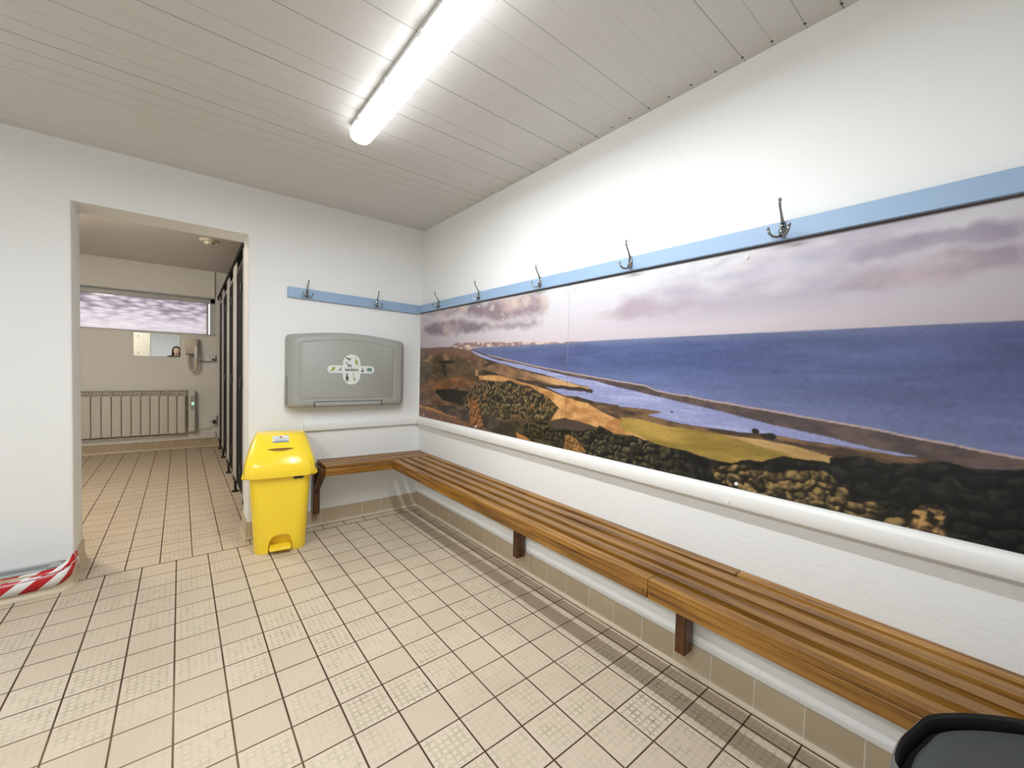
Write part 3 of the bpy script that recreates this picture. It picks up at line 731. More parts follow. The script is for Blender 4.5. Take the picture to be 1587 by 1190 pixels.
rb.rotation_euler = (0, math.radians(1.0), 0)
for x in (.119, .624): add_hook(rb, (x, -.022, .005), 0)

# ================================================================ BENCHES
SF = [-.325, -.250, -.175, -.100, -.028]
ZT = .488
def slat_box(bm, a0, a1, b0, b1, z0, z1): box(bm, a0, a1, b0, b1, z0, z1)
be = empty('slatted_bench', (-.15, -2.4, 0), 'long varnished wooden slat bench under the mural', 'bench')
def brel(bm, e):
    for v in bm.verts: v.co -= Vector(e.location)
for i, x in enumerate(SF):
    cuts = [(-4.55, -2.452+.002), (-2.452-.002, -.268)] if i == 0 else ([(-4.55, -2.62), (-2.623+.004, -.268)] if i == 4 else [(-4.55, -.268)])
    for y0, y1 in cuts:
        bm = NB(); box(bm, x, x+.0445, y0, y1, ZT-.022, ZT)
        for py in (-1.41, -2.43, -3.45):
            if y0 < py < y1 and i < 4:
                cyl(bm, (x+.022, py+(i % 2)*.012, ZT-.0004), 'z', .0026, .002, 8, 1)
        brel(bm, be); fin('seat_slat', bm, [M_WY, M_NAIL], be, bevel=.005, seg=3)
for y0, y1, nz in ((-4.55, -2.4525, -2.47), (-2.4515, -.268, -2.435)):
    bm = NB(); box(bm, SF[0]+.0005, SF[0]+.020, y0, y1, ZT-.068, ZT-.0235)
    brel(bm, be); fin('front_apron', bm, M_WY, be, bevel=.003)
    for yn in (nz, nz*.5-.03):
        bm = NB(); cyl(bm, (SF[0]+.0003, yn, ZT-.044), 'x', .0032, .001, 8); brel(bm, be); fin('screw_head', bm, M_NAIL, be)
bm = NB(); box(bm, -.027, .012, -4.55, -.268, ZT-.05, ZT-.024); brel(bm, be); fin('back_batten', bm, M_WY, be, bevel=.003)
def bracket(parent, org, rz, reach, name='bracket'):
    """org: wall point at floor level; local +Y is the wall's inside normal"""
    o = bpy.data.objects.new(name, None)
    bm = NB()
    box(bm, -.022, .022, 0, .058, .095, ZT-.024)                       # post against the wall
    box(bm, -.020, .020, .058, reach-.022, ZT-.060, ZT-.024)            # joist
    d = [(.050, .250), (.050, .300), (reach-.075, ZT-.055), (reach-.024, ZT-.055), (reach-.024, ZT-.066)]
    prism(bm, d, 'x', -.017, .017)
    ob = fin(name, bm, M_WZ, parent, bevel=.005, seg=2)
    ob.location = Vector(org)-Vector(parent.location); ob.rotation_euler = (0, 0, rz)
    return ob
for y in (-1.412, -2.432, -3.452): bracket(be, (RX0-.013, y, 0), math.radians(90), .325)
b2 = empty('slatted_bench', (-.40, -.13, 0), 'short return bench of wooden slats under the changing station', 'bench')
tilt = math.radians(1.7)
piv = Matrix.Translation((-.30, 0, ZT)) @ Matrix.Rotation(tilt, 4, 'Y') @ Matrix.Translation((.30, 0, -ZT))
RY = [-.264, -.196, -.128, -.060]
for i, y in enumerate(RY):
    bm = NB(); box(bm, -.80, RX0-.004, y, y+.047, ZT-.022, ZT)
    if i: bmesh.ops.transform(bm, matrix=Matrix.Identity(4), verts=bm.verts[:])
    for v in bm.verts:
        if v.co.x < -.3: v.co = piv @ v.co
    brel(bm, b2); fin('seat_slat', bm, M_WX, b2, bevel=.005, seg=3)
bm = NB(); box(bm, -.80, SF[0]+.019, RY[0]+.0005, RY[0]+.020, ZT-.072, ZT-.0235)
for v in bm.verts: v.co = piv @ v.co
brel(bm, b2); fin('front_apron', bm, M_WX, b2, bevel=.003)
for x in (-.787, -.772):
    bm = NB(); cyl(bm, (x, RY[0]+.0003, ZT-.048), 'y', .0028, .001, 8)
    for v in bm.verts: v.co = piv @ v.co
    brel(bm, b2); fin('screw_head', bm, M_NAIL, b2)
bracket(b2, (-.806, YB-.013, .012), math.radians(180), .262)

# ================================================================ CEILING LIGHT
def batten(loc, L, label, watts, group=None):
    e = empty('batten_light', loc, label, 'light fitting', group)
    bm = NB(); prism(bm, [(-.045, 0), (.045, 0), (.050, -.028), (-.050, -.028)], 'y', -L/2+.01, L/2-.01); fin('fitting_body', bm, M_HOUS, e, bevel=.003)
    bm = NB()
    pr = [(-.050, -.0285), (-.0495, -.045), (-.045, -.062), (-.031, -.076), (0, -.082), (.031, -.076), (.045, -.062), (.0495, -.045), (.050, -.0285)]
    def ring(y, k): return [(x*k, y, -.0285+(z+.0285)*k) for x, z in pr]
    loft(bm, [ring(-L/2, .72), ring(-L/2+.012, .93), ring(-L/2+.03, 1), ring(L/2-.03, 1), ring(L/2-.012, .93), ring(L/2, .72)])
    fin('diffuser', bm, M_TUBE, e, smooth=True, angle=60)
    for s in (-1, 1):
        for k in range(5):
            y = -L/2+.14+k*(L-.28)/4
            bm = NB(); box(bm, s*.0515-.002, s*.0515+.002, y-.014, y+.014, -.040, -.016); fin('clip', bm, M_CAP, e, bevel=.001)
    la = bpy.data.lights.new('fitting_lamp', 'AREA'); la.shape = 'RECTANGLE'; la.size = .034; la.size_y = L-.06
    la.energy = watts; la.color = (.89, .95, 1)
    lo = bpy.data.objects.new('fitting_lamp', la); C.objects.link(lo); lo.parent = e; lo.location = (0, 0, -.085)
    return e
batten((-.893, -1.90, CZ), 1.52, 'long lit white batten light on the boarded ceiling, nearest the doorway', W_NEAR)
batten((-2.75, -2.35, CZ), 1.52, 'second white batten light on the ceiling, unseen, added as fill for the left side', W_FILL)  # unseen fitting, added to fill the left of the room with light

# ================================================================ CHANGING STATION
cs = empty('baby_changing_station', (-.585, YB, 1.14), 'folded grey plastic baby changing station on the wall under the short coat rail', 'changing station')
def cs_out(x0, x1, zb, zc, zt, n=12, r=.03):
    pts = []
    for k in range(5):
        a = math.radians(180+90*k/4); pts.append((x0+r+r*math.cos(a), zb+r+r*math.sin(a)))
    for k in range(5):
        a = math.radians(270+90*k/4); pts.append((x1-r+r*math.cos(a), zb+r+r*math.sin(a)))
    for k in range(4):
        a = math.radians(90*k/3); pts.append((x1-r+r*math.cos(a), zc-r+r*math.sin(a)))
    for k in range(1, n):
        u = k/n; x = x1-r+(x0+2*r-x1)*u; pts.append((x, zc+(zt-zc)*math.sin(math.pi*u)))
    for k in range(4):
        a = math.radians(90+90*k/3); pts.append((x0+r+r*math.cos(a), zc-r+r*math.sin(a)))
    return pts
def cs_loft(bm, lv, mi=0):
    rings = []
    for (x0, x1, zb, zc, zt, y, r) in lv: rings.append([(x+.585, y, z-1.14) for x, z in cs_out(x0, x1, zb, zc, zt, 12, r)])
    loft(bm, rings, True, mi)
bm = NB()
cs_loft(bm, [(-1.004, -.148, .885, 1.405, 1.440, 0, .03), (-1.004, -.148, .885, 1.405, 1.440, -.035, .03), (-1.000, -.150, .887, 1.402, 1.437, -.050, .03)])
fin('wall_case', bm, M_GREYP, cs, smooth=True, angle=35)
bm = NB()
cs_loft(bm, [(-1.000, -.150, .887, 1.402, 1.437, -.0505, .03), (-.990, -.156, .893, 1.397, 1.431, -.070, .03), (-.968, -.172, .899, 1.388, 1.424, -.090, .03), (-.955, -.185, .905, 1.380, 1.417, -.097, .03),
             (-.940, -.200, .925, 1.362, 1.400, -.100, .025), (-.932, -.2445, .943, 1.352, 1.388, -.101, .022), (-.929, -.2475, .946, 1.349, 1.385, -.0985, .02), (-.924, -.2525, .951, 1.344, 1.380, -.0985, .02), (-.918, -.2585, .957, 1.338, 1.374, -.103, .02)])
fin('fold_down_panel', bm, M_GREYP, cs, smooth=True, angle=35)
bm = NB(); box(bm, -.245, .235, -.1035, -.0955, -.238, -.211); fin('pull_handle', bm, M_GREYP, cs, bevel=.003)
bm = NB(); box(bm, -.251, -.246, -.1042, -.094, -.246, -.209); box(bm, .236, .241, -.1042, -.094, -.246, -.209); box(bm, -.246, .236, -.1040, -.094, -.211, -.208); fin('handle_gap', bm, M_VDARK, cs)
bm = NB(); box(bm, -.4205, -.418, -.052, -.040, -.235, -.03); fin('hinge_cover', bm, M_GREYL, cs, bevel=.002)
def pill(w, h, n=10):
    r = min(w, h)/2; out = []
    for (sx, sz, a0) in ((1,1,0),(-1,1,90),(-1,-1,180),(1,-1,270)):
        for k in range(n+1):
            a = math.radians(a0+90*k/n); out.append((sx*(w/2-r)+r*math.cos(a), sz*(h/2-r)+r*math.sin(a)))
    return out
BX, BZ, BY = .006, .027, -.1034     # badge centre in the station's frame
def flat(bm, pts, y0, y1, mi=0): prism(bm, [(p[0]+BX, p[1]+BZ) for p in pts], 'y', y0, y1, mi)
bm = NB(); flat(bm, pill(.128, .226), BY+.002, BY-.0012); badge = fin('badge', bm, M_BADGE, cs)
bm = NB(); flat(bm, pill(.345, .058), BY+.002, BY-.0010); fin('badge_rim', bm, M_BADGE, cs)
bm = NB(); flat(bm, pill(.133, .231), BY+.002, BY-.0002); flat(bm, pill(.351, .064), BY+.002, BY-.0004); fin('badge_rim', bm, M_GREYL, cs)
def sil(blobs, cx, cz, mat, s=1.0, name='animal_print'):
    bm = NB()
    for i, (x, z, w, h, a) in enumerate(blobs):
        ca, sa = math.cos(math.radians(a)), math.sin(math.radians(a)); pts = []
        for k in range(12):
            t = 2*math.pi*k/12; u, v = w/2*math.cos(t), h/2*math.sin(t)
            pts.append((cx+s*(x+u*ca-v*sa), cz+s*(z+u*sa+v*ca)))
        flat(bm, pts, BY-.0010, BY-.0016-.00005*i)
    fin(name, bm, mat, cs)
quad = [(0, 0, .022, .012, 0), (-.007, -.009, .004, .014, 0), (.007, -.009, .004, .014, 0), (-.012, .007, .005, .016, 20), (-.016, .014, .010, .006, 0)]
sil([(0, 0, .024, .010, -18), (.012, -.006, .012, .012, 0), (.018, .002, .010, .005, 40), (-.012, .006, .012, .008, 0), (.008, -.014, .010, .004, 20)], -.028, .080, M_OLIVE, 1.05)
sil([(0, 0, .018, .034, 10), (-.004, .022, .006, .016, 25), (.012, -.014, .018, .004, 10), (-.006, .030, .009, .005, 0), (0, -.014, .018, .010, 0)], .034, .056, M_LIME)
sil([(p[0], p[1], p[2], p[3], p[4]) for p in quad], -.016, .030, M_GREYPR, 1.35)
sil([(0, 0, .018, .038, 0), (0, .024, .014, .014, 0), (-.006, -.022, .007, .014, 0), (.006, -.022, .007, .014, 0), (.010, -.002, .006, .020, 10)], -.034, -.062, M_OLIVE, 1.0)
sil([(0, 0, .005, .046, 4), (-.006, .023, .012, .006, -20), (.006, -.024, .020, .012, -10), (.002, -.034, .003, .014, 0), (.014, -.036, .003, .012, 0)], .014, -.048, M_LIME, 1.0)
sil([(0, .002, .018, .018, 0), (-.012, -.008, .022, .008, 0), (.003, .010, .016, .010, 0)], -.130, 0, M_LIME, 1.1)
sil([(0, 0, .010, .024, -25), (-.010, -.004, .018, .003, 30), (.006, -.010, .003, .014, 10), (-.006, -.012, .003, .012, -10), (.006, .012, .006, .010, 0)], -.082, 0, M_GREYPR, 1.0)
sil([(0, -.008, .022, .011, 0), (0, .004, .008, .012, 0), (-.004, .014, .002, .010, 10), (.004, .014, .002, .010, -10)], .080, -.004, M_DK, 1.0)
sil([(0, 0, .030, .022, 0), (-.018, -.002, .008, .020, -10), (-.009, -.012, .007, .014, 0), (.010, -.012, .007, .014, 0), (-.012, .004, .014, .016, 0)], .136, .002, M_TEAL, 1.1)
def text(s, size, loc, rot, mat, parent, name, align='CENTER', bold=0.0, ex=.0004, sx=1.0):
    cu = bpy.data.curves.new(name, 'FONT'); cu.body = s; cu.size = size; cu.align_x = align; cu.align_y = 'CENTER'
    cu.extrude = ex; cu.offset = bold
    o = bpy.data.objects.new(name, cu); C.objects.link(o)
    me = bpy.data.meshes.new_from_object(o.evaluated_get(bpy.context.evaluated_depsgraph_get()))
    bpy.data.objects.remove(o); bpy.data.curves.remove(cu)
    me.name = name; me.materials.clear()
    q = link(name, me, mat, parent, loc, rot); q.scale = (sx, 1, 1); return q
text('bambino', .030, (BX, BY-.0017, BZ-.002), (math.radians(90), 0, 0), M_DK, cs, 'badge_lettering', bold=.0006, sx=.92)

# ================================================================ YELLOW BIN
def bevel_rect(w, d, c, cy=0, n=3):
    """rectangle with rounded-off corners"""
    return rrect(w, d, c, n, 0, cy)
yb = empty('pedal_bin', (-1.062, -.190, 0), 'yellow plastic pedal bin beside the doorway', 'bin', rz=math.radians(-9))
def bin_body(parent, mat):
    bm = NB()
    lv = [(0, .285, .255, .055), (.012, .292, .262, .058), (.25, .315, .282, .056), (.44, .337, .300, .054), (.478, .342, .305, .054), (.482, .372, .325, .058), (.505, .374, .327, .058)]
    R = loft(bm, [[(x, y, z) for x, y in rrect(w, d, c, 4)] for z, w, d, c in lv])
    me = bpy.data.meshes.new('b'); bmesh.ops.recalc_face_normals(bm, faces=bm.faces[:]); bm.to_mesh(me); bm.free()
    a = bpy.data.objects.new('a', me); C.objects.link(a)
    bm = NB()
    pts = [(-.066, -.05), (-.066, .050), (-.060, .080), (-.044, .104), (-.020, .113), (.026, .115), (.048, .106), (.061, .082), (.066, .052), (.066, -.05)]
    prism(bm, pts, 'y', -.25, -.085)
    me2 = bpy.data.meshes.new('c'); bmesh.ops.recalc_face_normals(bm, faces=bm.faces[:]); bm.to_mesh(me2); bm.free()
    c = bpy.data.objects.new('c', me2); C.objects.link(c)
    md = a.modifiers.new('b', 'BOOLEAN'); md.object = c; md.operation = 'DIFFERENCE'; md.solver = 'EXACT'
    bpy.context.view_layer.update()
    res = bpy.data.meshes.new_from_object(a.evaluated_get(bpy.context.evaluated_depsgraph_get()))
    bpy.data.objects.remove(a); bpy.data.objects.remove(c)
    res.name = 'bin_body'
    for p in res.polygons: p.use_smooth = True
    res.set_sharp_from_angle(angle=math.radians(38))
    return link('bin_body', res, mat, parent)
bin_body(yb, M_YEL)
bm = NB()
lv = [(.490, .398, .360, .075, -.004), (.496, .404, .364, .078, -.004), (.556, .400, .358, .080, -.003), (.590, .386, .340, .085, .004), (.632, .362, .300, .085, .022), (.672, .336, .252, .080, .044),
      (.706, .310, .204, .070, .066), (.728, .290, .166, .055, .084), (.736, .272, .146, .045, .092)]
loft(bm, [[(x, y, z) for x, y in rrect(w, d, c, 3, 0, cy)] for z, w, d, c, cy in lv])
fin('bin_lid', bm, M_YEL, yb, smooth=True, angle=24)
# finger slot: recess shade painted as flat dark patches on the sloping front
def slope_pt(x, t, off=0):
    """point on the lid's front slope: t=0 at z .590, t=1 at z .728"""
    z = .590+.138*t
    zs = [l[0] for l in lv]; fy = [l[4]-l[2]/2 for l in lv]
    y = float(np.interp(z, zs, fy)); y2 = float(np.interp(z+.002, zs, fy))
    n = Vector((0, -.002, y2-y)).normalized()
    if n.z < 0: n = -n
    return Vector((x, y, z))+Vector((0, -abs(n.y), abs(n.z)))*off
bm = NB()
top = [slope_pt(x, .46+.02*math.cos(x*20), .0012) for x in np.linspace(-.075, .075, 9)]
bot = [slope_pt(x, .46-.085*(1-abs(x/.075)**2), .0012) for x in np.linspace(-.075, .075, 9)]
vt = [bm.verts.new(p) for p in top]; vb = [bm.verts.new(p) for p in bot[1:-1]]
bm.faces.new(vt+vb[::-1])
fin('lid_slot_shade', bm, pmat('slot_shade_amber', (.36, .16, .012, 1), .5), yb)
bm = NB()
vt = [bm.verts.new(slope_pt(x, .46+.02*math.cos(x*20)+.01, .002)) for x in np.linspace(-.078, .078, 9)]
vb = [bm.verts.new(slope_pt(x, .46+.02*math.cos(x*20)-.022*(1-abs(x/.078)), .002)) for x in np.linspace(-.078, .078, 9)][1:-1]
bm.faces.new(vt+vb[::-1]); fin('lid_slot_shade', bm, pmat('slot_shade_dark', (.05, .03, .01, 1), .6), yb)
# sticker
def quadm(bm, x0, x1, t0, t1, off, mi=0):
    f = bm.faces.new([bm.verts.new(slope_pt(x, t, off)) for x, t in ((x0, t0), (x1, t0), (x1, t1), (x0, t1))]); f.material_index = mi
bm = NB()
for k in range(8): quadm(bm, -.046, .046, .71+.0325*k, .71+.0325*(k+1), .0016)
st = fin('sticker', bm, M_BADGE, yb)
bm = NB()
quadm(bm, -.046, .046, .711, .745, .0022); quadm(bm, -.034, .042, .762, .785, .0022); fin('sticker_bar', bm, M_BPR, yb)
bm = NB(); quadm(bm, -.008, .006, .90, .935, .0026); quadm(bm, -.004, .009, .885, .905, .0027); fin('sticker_mark', bm, M_RED, yb)
bm = NB()
for k in range(2): quadm(bm, -.036, .034, .855-.035*k, .862-.035*k, .0024)
fin('sticker_lines', bm, M_GREYPR, yb)
bm = NB(); box(bm, -.060, .060, -.178, -.100, .026, .044); fin('pedal', bm, M_YEL, yb, bevel=.004)
bm = NB(); box(bm, .070, .126, -.165, -.150, .470, .489); fin('clip_slot', bm, M_BLACK, yb, bevel=.002)
for s in (-1, 1):
    bm = NB(); prism(bm, [(s*.185, .470), (s*.212, .486), (s*.205, .515), (s*.190, .520)], 'y', -.115, -.060); fin('liner_catch', bm, M_YEL, yb, bevel=.003)

# ================================================================ GREY BIN (bottom right corner of the view)
gb = empty('pedal_bin', (-.635, -3.395, .0), 'dark grey plastic bin with a raised lid rim, standing in front of the long bench', 'bin')
def goct(k, dz=0, z=0, dx=0):
    base = [(-.205, .10), (-.185, .185), (-.135, .258), (-.075, .268), (-.01, .258), (.05, .242), (.12, .19), (.175, .125), (.20, .05), (.205, -.17), (.16, -.22), (-.15, -.22), (-.205, -.17)]
    out = []; n = len(base)
    for i in range(n):
        p0, p1, p2, p3 = [Vector(base[(i+j-1) % n]) for j in range(4)]
        for t in (0, .25, .5, .75):
            q = .5*((2*p1)+(p2-p0)*t+(2*p0-5*p1+4*p2-p3)*t*t+(3*p1-p0-3*p2+p3)*t**3)
            out.append((q.x*k, q.y*k, z))
    return out
bm = NB()
loft(bm, [goct(.74, z=0), goct(.76, z=.01), goct(.86, z=.46), goct(.88, z=.50), goct(.95, z=.505), goct(.955, z=.53)])
fin('bin_body', bm, M_DGREY, gb, smooth=True, angle=35)
bm = NB()
loft(bm, [goct(.965, z=.525), goct(1.0, z=.53), goct(1.0, z=.612), goct(.992, z=.628), goct(.982, z=.632)], False)
fin('lid_rim', bm, M_DGREY3, gb, smooth=True, angle=50)
bm = NB(); loft(bm, [goct(.9815, z=.590), goct(.9815, z=.6318), goct(.968, z=.626), goct(.955, z=.604), goct(.90, z=.600)], False); fin('lid_groove', bm, M_BLACK, gb)
bm = NB()
loft(bm, [goct(.90, z=.601), goct(.922, z=.608), goct(.918, z=.614), goct(.895, z=.618), goct(.80, z=.617), goct(.3, z=.620)])
fin('lid_flap', bm, M_DGREY2, gb, smooth=True, angle=50)

# ================================================================ VENT AND TAPE
vg = empty('vent_grille', (-2.62, -.084, .1035), 'grey metal louvred floor-level vent beside the doorway', 'vent')
vg.rotation_euler = (math.radians(-8.1), 0, 0)
VW = .555
bm = NB(); y0, y1 = -.078, .088
box(bm, -.6, VW, y0, y0+.036, 0, .006); box(bm, -.6, VW, y1-.026, y1, 0, .006); box(bm, VW-.045, VW, y0, y1, 0, .006); box(bm, -.6, -.56, y0, y1, 0, .006)
fin('vent_frame', bm, M_VENT, vg, bevel=.0015)
bm = NB(); box(bm, -.56, VW-.045, y0+.036, y1-.026, .0002, .0012); fin('vent_backing', bm, M_VDARK, vg)
bm = NB()
for k in range(6):
    y = y0+.044+k*.0170; box(bm, -.56, VW-.045, y, y+.0060, .0012, .0020)
fin('vent_louvres', bm, M_VENT, vg)
# barrier tape: two folds round the corner of the plinth
def ribbon(name, path, mat, parent, th=.0006):
    """path: list of (lower point, upper point); uv.x runs in metres"""
    me = bpy.data.meshes.new(name); vs = []; u = [0]
    for i, (a, b) in enumerate(path):
        if i: u.append(u[-1]+(((Vector(a)+Vector(b))-(Vector(path[i-1][0])+Vector(path[i-1][1])))/2).length)
        vs += [a, b]
    fs = [(2*i, 2*i+2, 2*i+3, 2*i+1) for i in range(len(path)-1)]
    me.from_pydata(vs, [], fs); uv = me.uv_layers.new(name='uv')
    for p in me.polygons:
        for li, vi in zip(p.loop_indices, p.vertices): uv.data[li].uv = (u[vi//2], vi % 2)
    for p in me.polygons: p.use_smooth = True
    o = link(name, me, mat, parent)
    s = o.modifiers.new('s', 'SOLIDIFY'); s.thickness = th; s.offset = 1
    return o
tp = empty('barrier_tape', (-2.05, -.2, .05), 'red and white striped tape wrapped round the foot of the left pier', 'tape')
def rel(p): return tuple(Vector(p)-Vector((-2.05, -.2, .05)))
yA = -.2020
def arc(deg, off): 
    a = math.radians(-90+deg); return (cx+(r+off)*math.cos(a), cy+(r+off)*math.sin(a))
P1 = [((-3.3, yA, .034), (-3.3, yA, .104)), ((-2.6, yA, .038), (-2.6, yA, .106)), ((-2.35, yA-.001, .034), (-2.35, yA, .104)), ((-2.2, yA-.002, .036), (-2.2, yA, .104))]
for dg, zl, zu in ((0, .040, .110), (18, .046, .114), (36, .056, .120), (54, .070, .130), (72, .084, .142), (90, .096, .152)):
    q0 = arc(dg, .0175); q1 = arc(dg, .0165); P1.append(((q0[0], q0[1], zl), (q1[0], q1[1], zu)))
P1 += [((DL+.026, -.085, .100), (DL+.026, -.083, .156))]
ribbon('tape_fold', [(rel(a), rel(b)) for a, b in P1], M_TAPE, tp)
P2 = [((-3.3, yA-.0016, .080), (-3.3, -.190, .1185)), ((-2.6, yA-.0016, .084), (-2.6, -.188, .1190)), ((-2.30, yA-.0016, .082), (-2.30, -.187, .1195)), ((-2.18, yA-.002, .092), (-2.19, -.186, .122))]
for dg, zl, zu in ((0, .100, .128), (25, .112, .138), (50, .124, .150), (75, .134, .163), (90, .140, .170)):
    q0 = arc(dg, .019); q1 = arc(dg, .004); P2.append(((q0[0], q0[1], zl), (q1[0], q1[1], zu)))
ribbon('tape_fold', [(rel(a), rel(b)) for a, b in P2], M_TAPE, tp)
P3 = [((DL+.030, -.130, .146), (DL+.016, -.100, .176)), ((DL+.032, -.100, .112), (DL+.024, -.062, .152)), ((DL+.031, -.084, .080), (DL+.027, -.048, .122)), ((DL+.030, -.072, .052), (DL+.027, -.046, .078))]
ribbon('tape_fold', [(rel(a), rel(b)) for a, b in P3], M_TAPE, tp)

# ================================================================ WASHROOM THINGS
mr_ = empty('wall_mirror', (-1.809, FWY, 1.25), 'small frameless mirror below the washroom window', 'mirror')
bm = NB(); box(bm, -.232, .232, -.010, -.004, 0, .300); fin('mirror_glass', bm, M_MIR, mr_)
bm = NB(); box(bm, -.234, .234, -.0045, -.0005, -.002, .302); fin('mirror_backing', bm, M_GREYL, mr_)
for x in (-.185, .185):
    for z in (.045, .255):
        bm = NB(); cyl(bm, (x, -.0115, z), 'y', .010, .004, 14); fin('mirror_screw', bm, M_STEEL, mr_, smooth=True)
hd = empty('hair_dryer', (-1.452, FWY, 1.40), 'cream wall-mounted hair dryer with a looped hose, right of the mirror', 'hair dryer')
bm = NB(); loft(bm, [[(x, -.005, z) for x, z in pill(.150, .215, 4)], [(x, -.085, z) for x, z in pill(.146, .211, 4)], [(x*.9, -.105, z*.93) for x, z in pill(.146, .211, 4)]])
bm.free(); bm = NB()
loft(bm, [[(x, y, z) for x, y in rrect(w, d, .03, 4, 0, -.055)] for z, w, d in ((-.105, .118, .086), (-.095, .140, .104), (.085, .146, .108), (.108, .130, .092))])
fin('dryer_body', bm, M_CREAMP, hd, smooth=True, angle=50)
bm = NB()
hz = [(-.040, -.075, -.105), (-.040, -.085, -.16), (-.038, -.09, -.24), (-.025, -.09, -.305), (.005, -.09, -.335), (.035, -.092, -.32), (.050, -.095, -.27), (.050, -.10, -.20), (.048, -.105, -.15)]
tube(bm, hz, .017, 12); fin('hose', bm, M_CREAMP, hd, smooth=True)
bm = NB(); tube(bm, [(.046, -.125, -.165), (.044, -.128, -.08), (.042, -.125, -.02), (.040, -.110, .010)], [.020, .021, .019, .014], 12); fin('nozzle', bm, M_CAP, hd, smooth=True)
bm = NB(); box(bm, -.066, .066, -.1, -.01, -.113, -.106); fin('dryer_base', bm, M_BLACK, hd, bevel=.003)
ra = empty('radiator', (-2.04, FWY-.002, .228), 'white ribbed electric radiator on the washroom end wall', 'radiator')
xs = np.arange(-.70, .54, .0905)
secs = None
for k, x in enumerate(xs):
    if secs is None:
        bm = NB()
        loft(bm, [[(px, py, z) for px, py in rrect(.086, .070, .012, 3, 0, -.070)] for z in (0, .008, .490, .500)])
        secs = fin('radiator_section', bm, M_RADW, ra, smooth=True, angle=40); secs.location = (x, 0, 0)
    else:
        c = secs.copy(); C.objects.link(c); c.parent = ra; c.location = (x, 0, 0)
bm = NB(); box(bm, -.75, .55, -.100, -.035, .502, .507)
for x in xs:
    box(bm, x+.041, x+.0495, -.100, -.035, .50, .578)
box(bm, -.75, .55, -.100, -.035, .572, .580); box(bm, -.75, .55, -.060, -.055, .507, .572)
for x in xs: prism(bm, [(x-.034, .532), (x+.034, .540), (x+.034, .546), (x-.034, .538)], 'y', -.098, -.06)
fin('top_grille', bm, M_RADW, ra, bevel=.001)
bm = NB(); box(bm, .552, .622, -.104, -.035, .010, .580)
o = fin('control_housing', bm, M_RADW, ra, bevel=.006)
bm = NB(); box(bm, .572, .616, -.1052, -.1035, .30, .50); fin('control_recess', bm, pmat('recess_grey', (.42, .40, .36, 1), .4), ra, bevel=.004)
bm = NB(); box(bm, .583, .611, -.1085, -.1052, .375, .412); fin('indicator_lamp', bm, M_LED, ra, bevel=.002)
for x in (-.5, .42):
    bm = NB(); box(bm, x-.02, x+.02, -.040, -.0, .06, .46); fin('wall_bracket', bm, M_RADW, ra)
fs = empty('fused_spur', (-1.215, FWY, .400), 'white switched socket with a grey plug at the radiator’s right', 'socket')
bm = NB(); box(bm, -.043, .043, -.035, -.001, -.043, .043); fin('socket_plate', bm, M_CAP, fs, bevel=.004)
bm = NB(); box(bm, -.005, .030, -.060, -.036, -.075, -.020); fin('plug', bm, M_DGREY2, fs, bevel=.006)
cb = NB(); tube(cb, [(-1.41, FWY-.06, .262), (-1.36, FWY-.03, .258), (-1.30, FWY-.02, .262), (-1.25, FWY-.03, .275), (-1.225, FWY-.045, .30), (-1.215, FWY-.05, .335)], .0045, 8)
tag(fin('power_cable', cb, M_CREAMP, smooth=True), 'thin pale cable looping from the radiator to the low socket', 'cable')
ss = empty('shaver_socket', (-1.215, FWY, 1.245), 'small white wall socket between hair dryer and cubicles', 'socket')
bm = NB(); box(bm, -.043, .030, -.030, -.001, -.043, .043); fin('socket_plate', bm, M_CAP, ss, bevel=.004)
bm = NB(); box(bm, -.012, .022, -.055, -.030, -.030, -.004); fin('plug', bm, M_BLACK, ss, bevel=.004)
cb = NB(); tube(cb, [(-1.232, FWY-.045, 1.195), (-1.26, FWY-.03, 1.200), (-1.33, FWY-.012, 1.196), (-1.40, FWY-.012, 1.20), (-1.43, FWY-.03, 1.275)], .004, 8)
tag(fin('power_cable', cb, M_BLACK, smooth=True), 'dark cable hanging between the hair dryer and its wall socket', 'cable')
bm = NB(); tube(bm, [(-1.205, FWY-.017, 2.10), (-1.205, FWY-.017, 2.455)], .015, 12)
tag(fin('water_pipe', bm, M_GLOSSW, smooth=True), 'white vertical pipe in the washroom corner behind the cubicles', 'pipe')
bm = NB()
tag(fin('skirting_ledge', (lambda b: (box(b, -3.0, -1.18, FWY-.020, FWY-.0005, .118, .200), b)[1])(bm), M_GLOSSW, bevel=.006), 'white painted boxing along the wall beneath the radiator', 'boxing')
sd = empty('smoke_detector', (-1.337, 2.13, CZ2), 'round cream smoke detector on the washroom ceiling', 'smoke detector')
bm = NB(); tube(bm, [(0, 0, 0), (0, 0, -.012), (0, 0, -.022)], [.085, .085, .075], 28); fin('detector_base', bm, M_CREAMP, sd, smooth=True, angle=30)
bm = NB(); tube(bm, [(0, 0, -.022), (0, 0, -.045), (0, 0, -.052)], [.048, .044, .030], 24); fin('detector_head', bm, M_CREAMP, sd, smooth=True, angle=30)
rl_ = empty('ceiling_lamp', (-2.62, 1.3, CZ2), 'round warm ceiling lamp of the washroom, left of the doorway view', 'light fitting')
bm = NB(); tube(bm, [(0, 0, 0), (0, 0, -.03)], [.16, .16], 32); fin('lamp_base', bm, M_HOUS, rl_, smooth=True, angle=30)
bm = NB(); tube(bm, [(0, 0, -.03), (0, 0, -.06), (0, 0, -.085), (0, 0, -.095)], [.15, .14, .10, .04], 32); fin('lamp_glass', bm, M_LAMP, rl_, smooth=True)

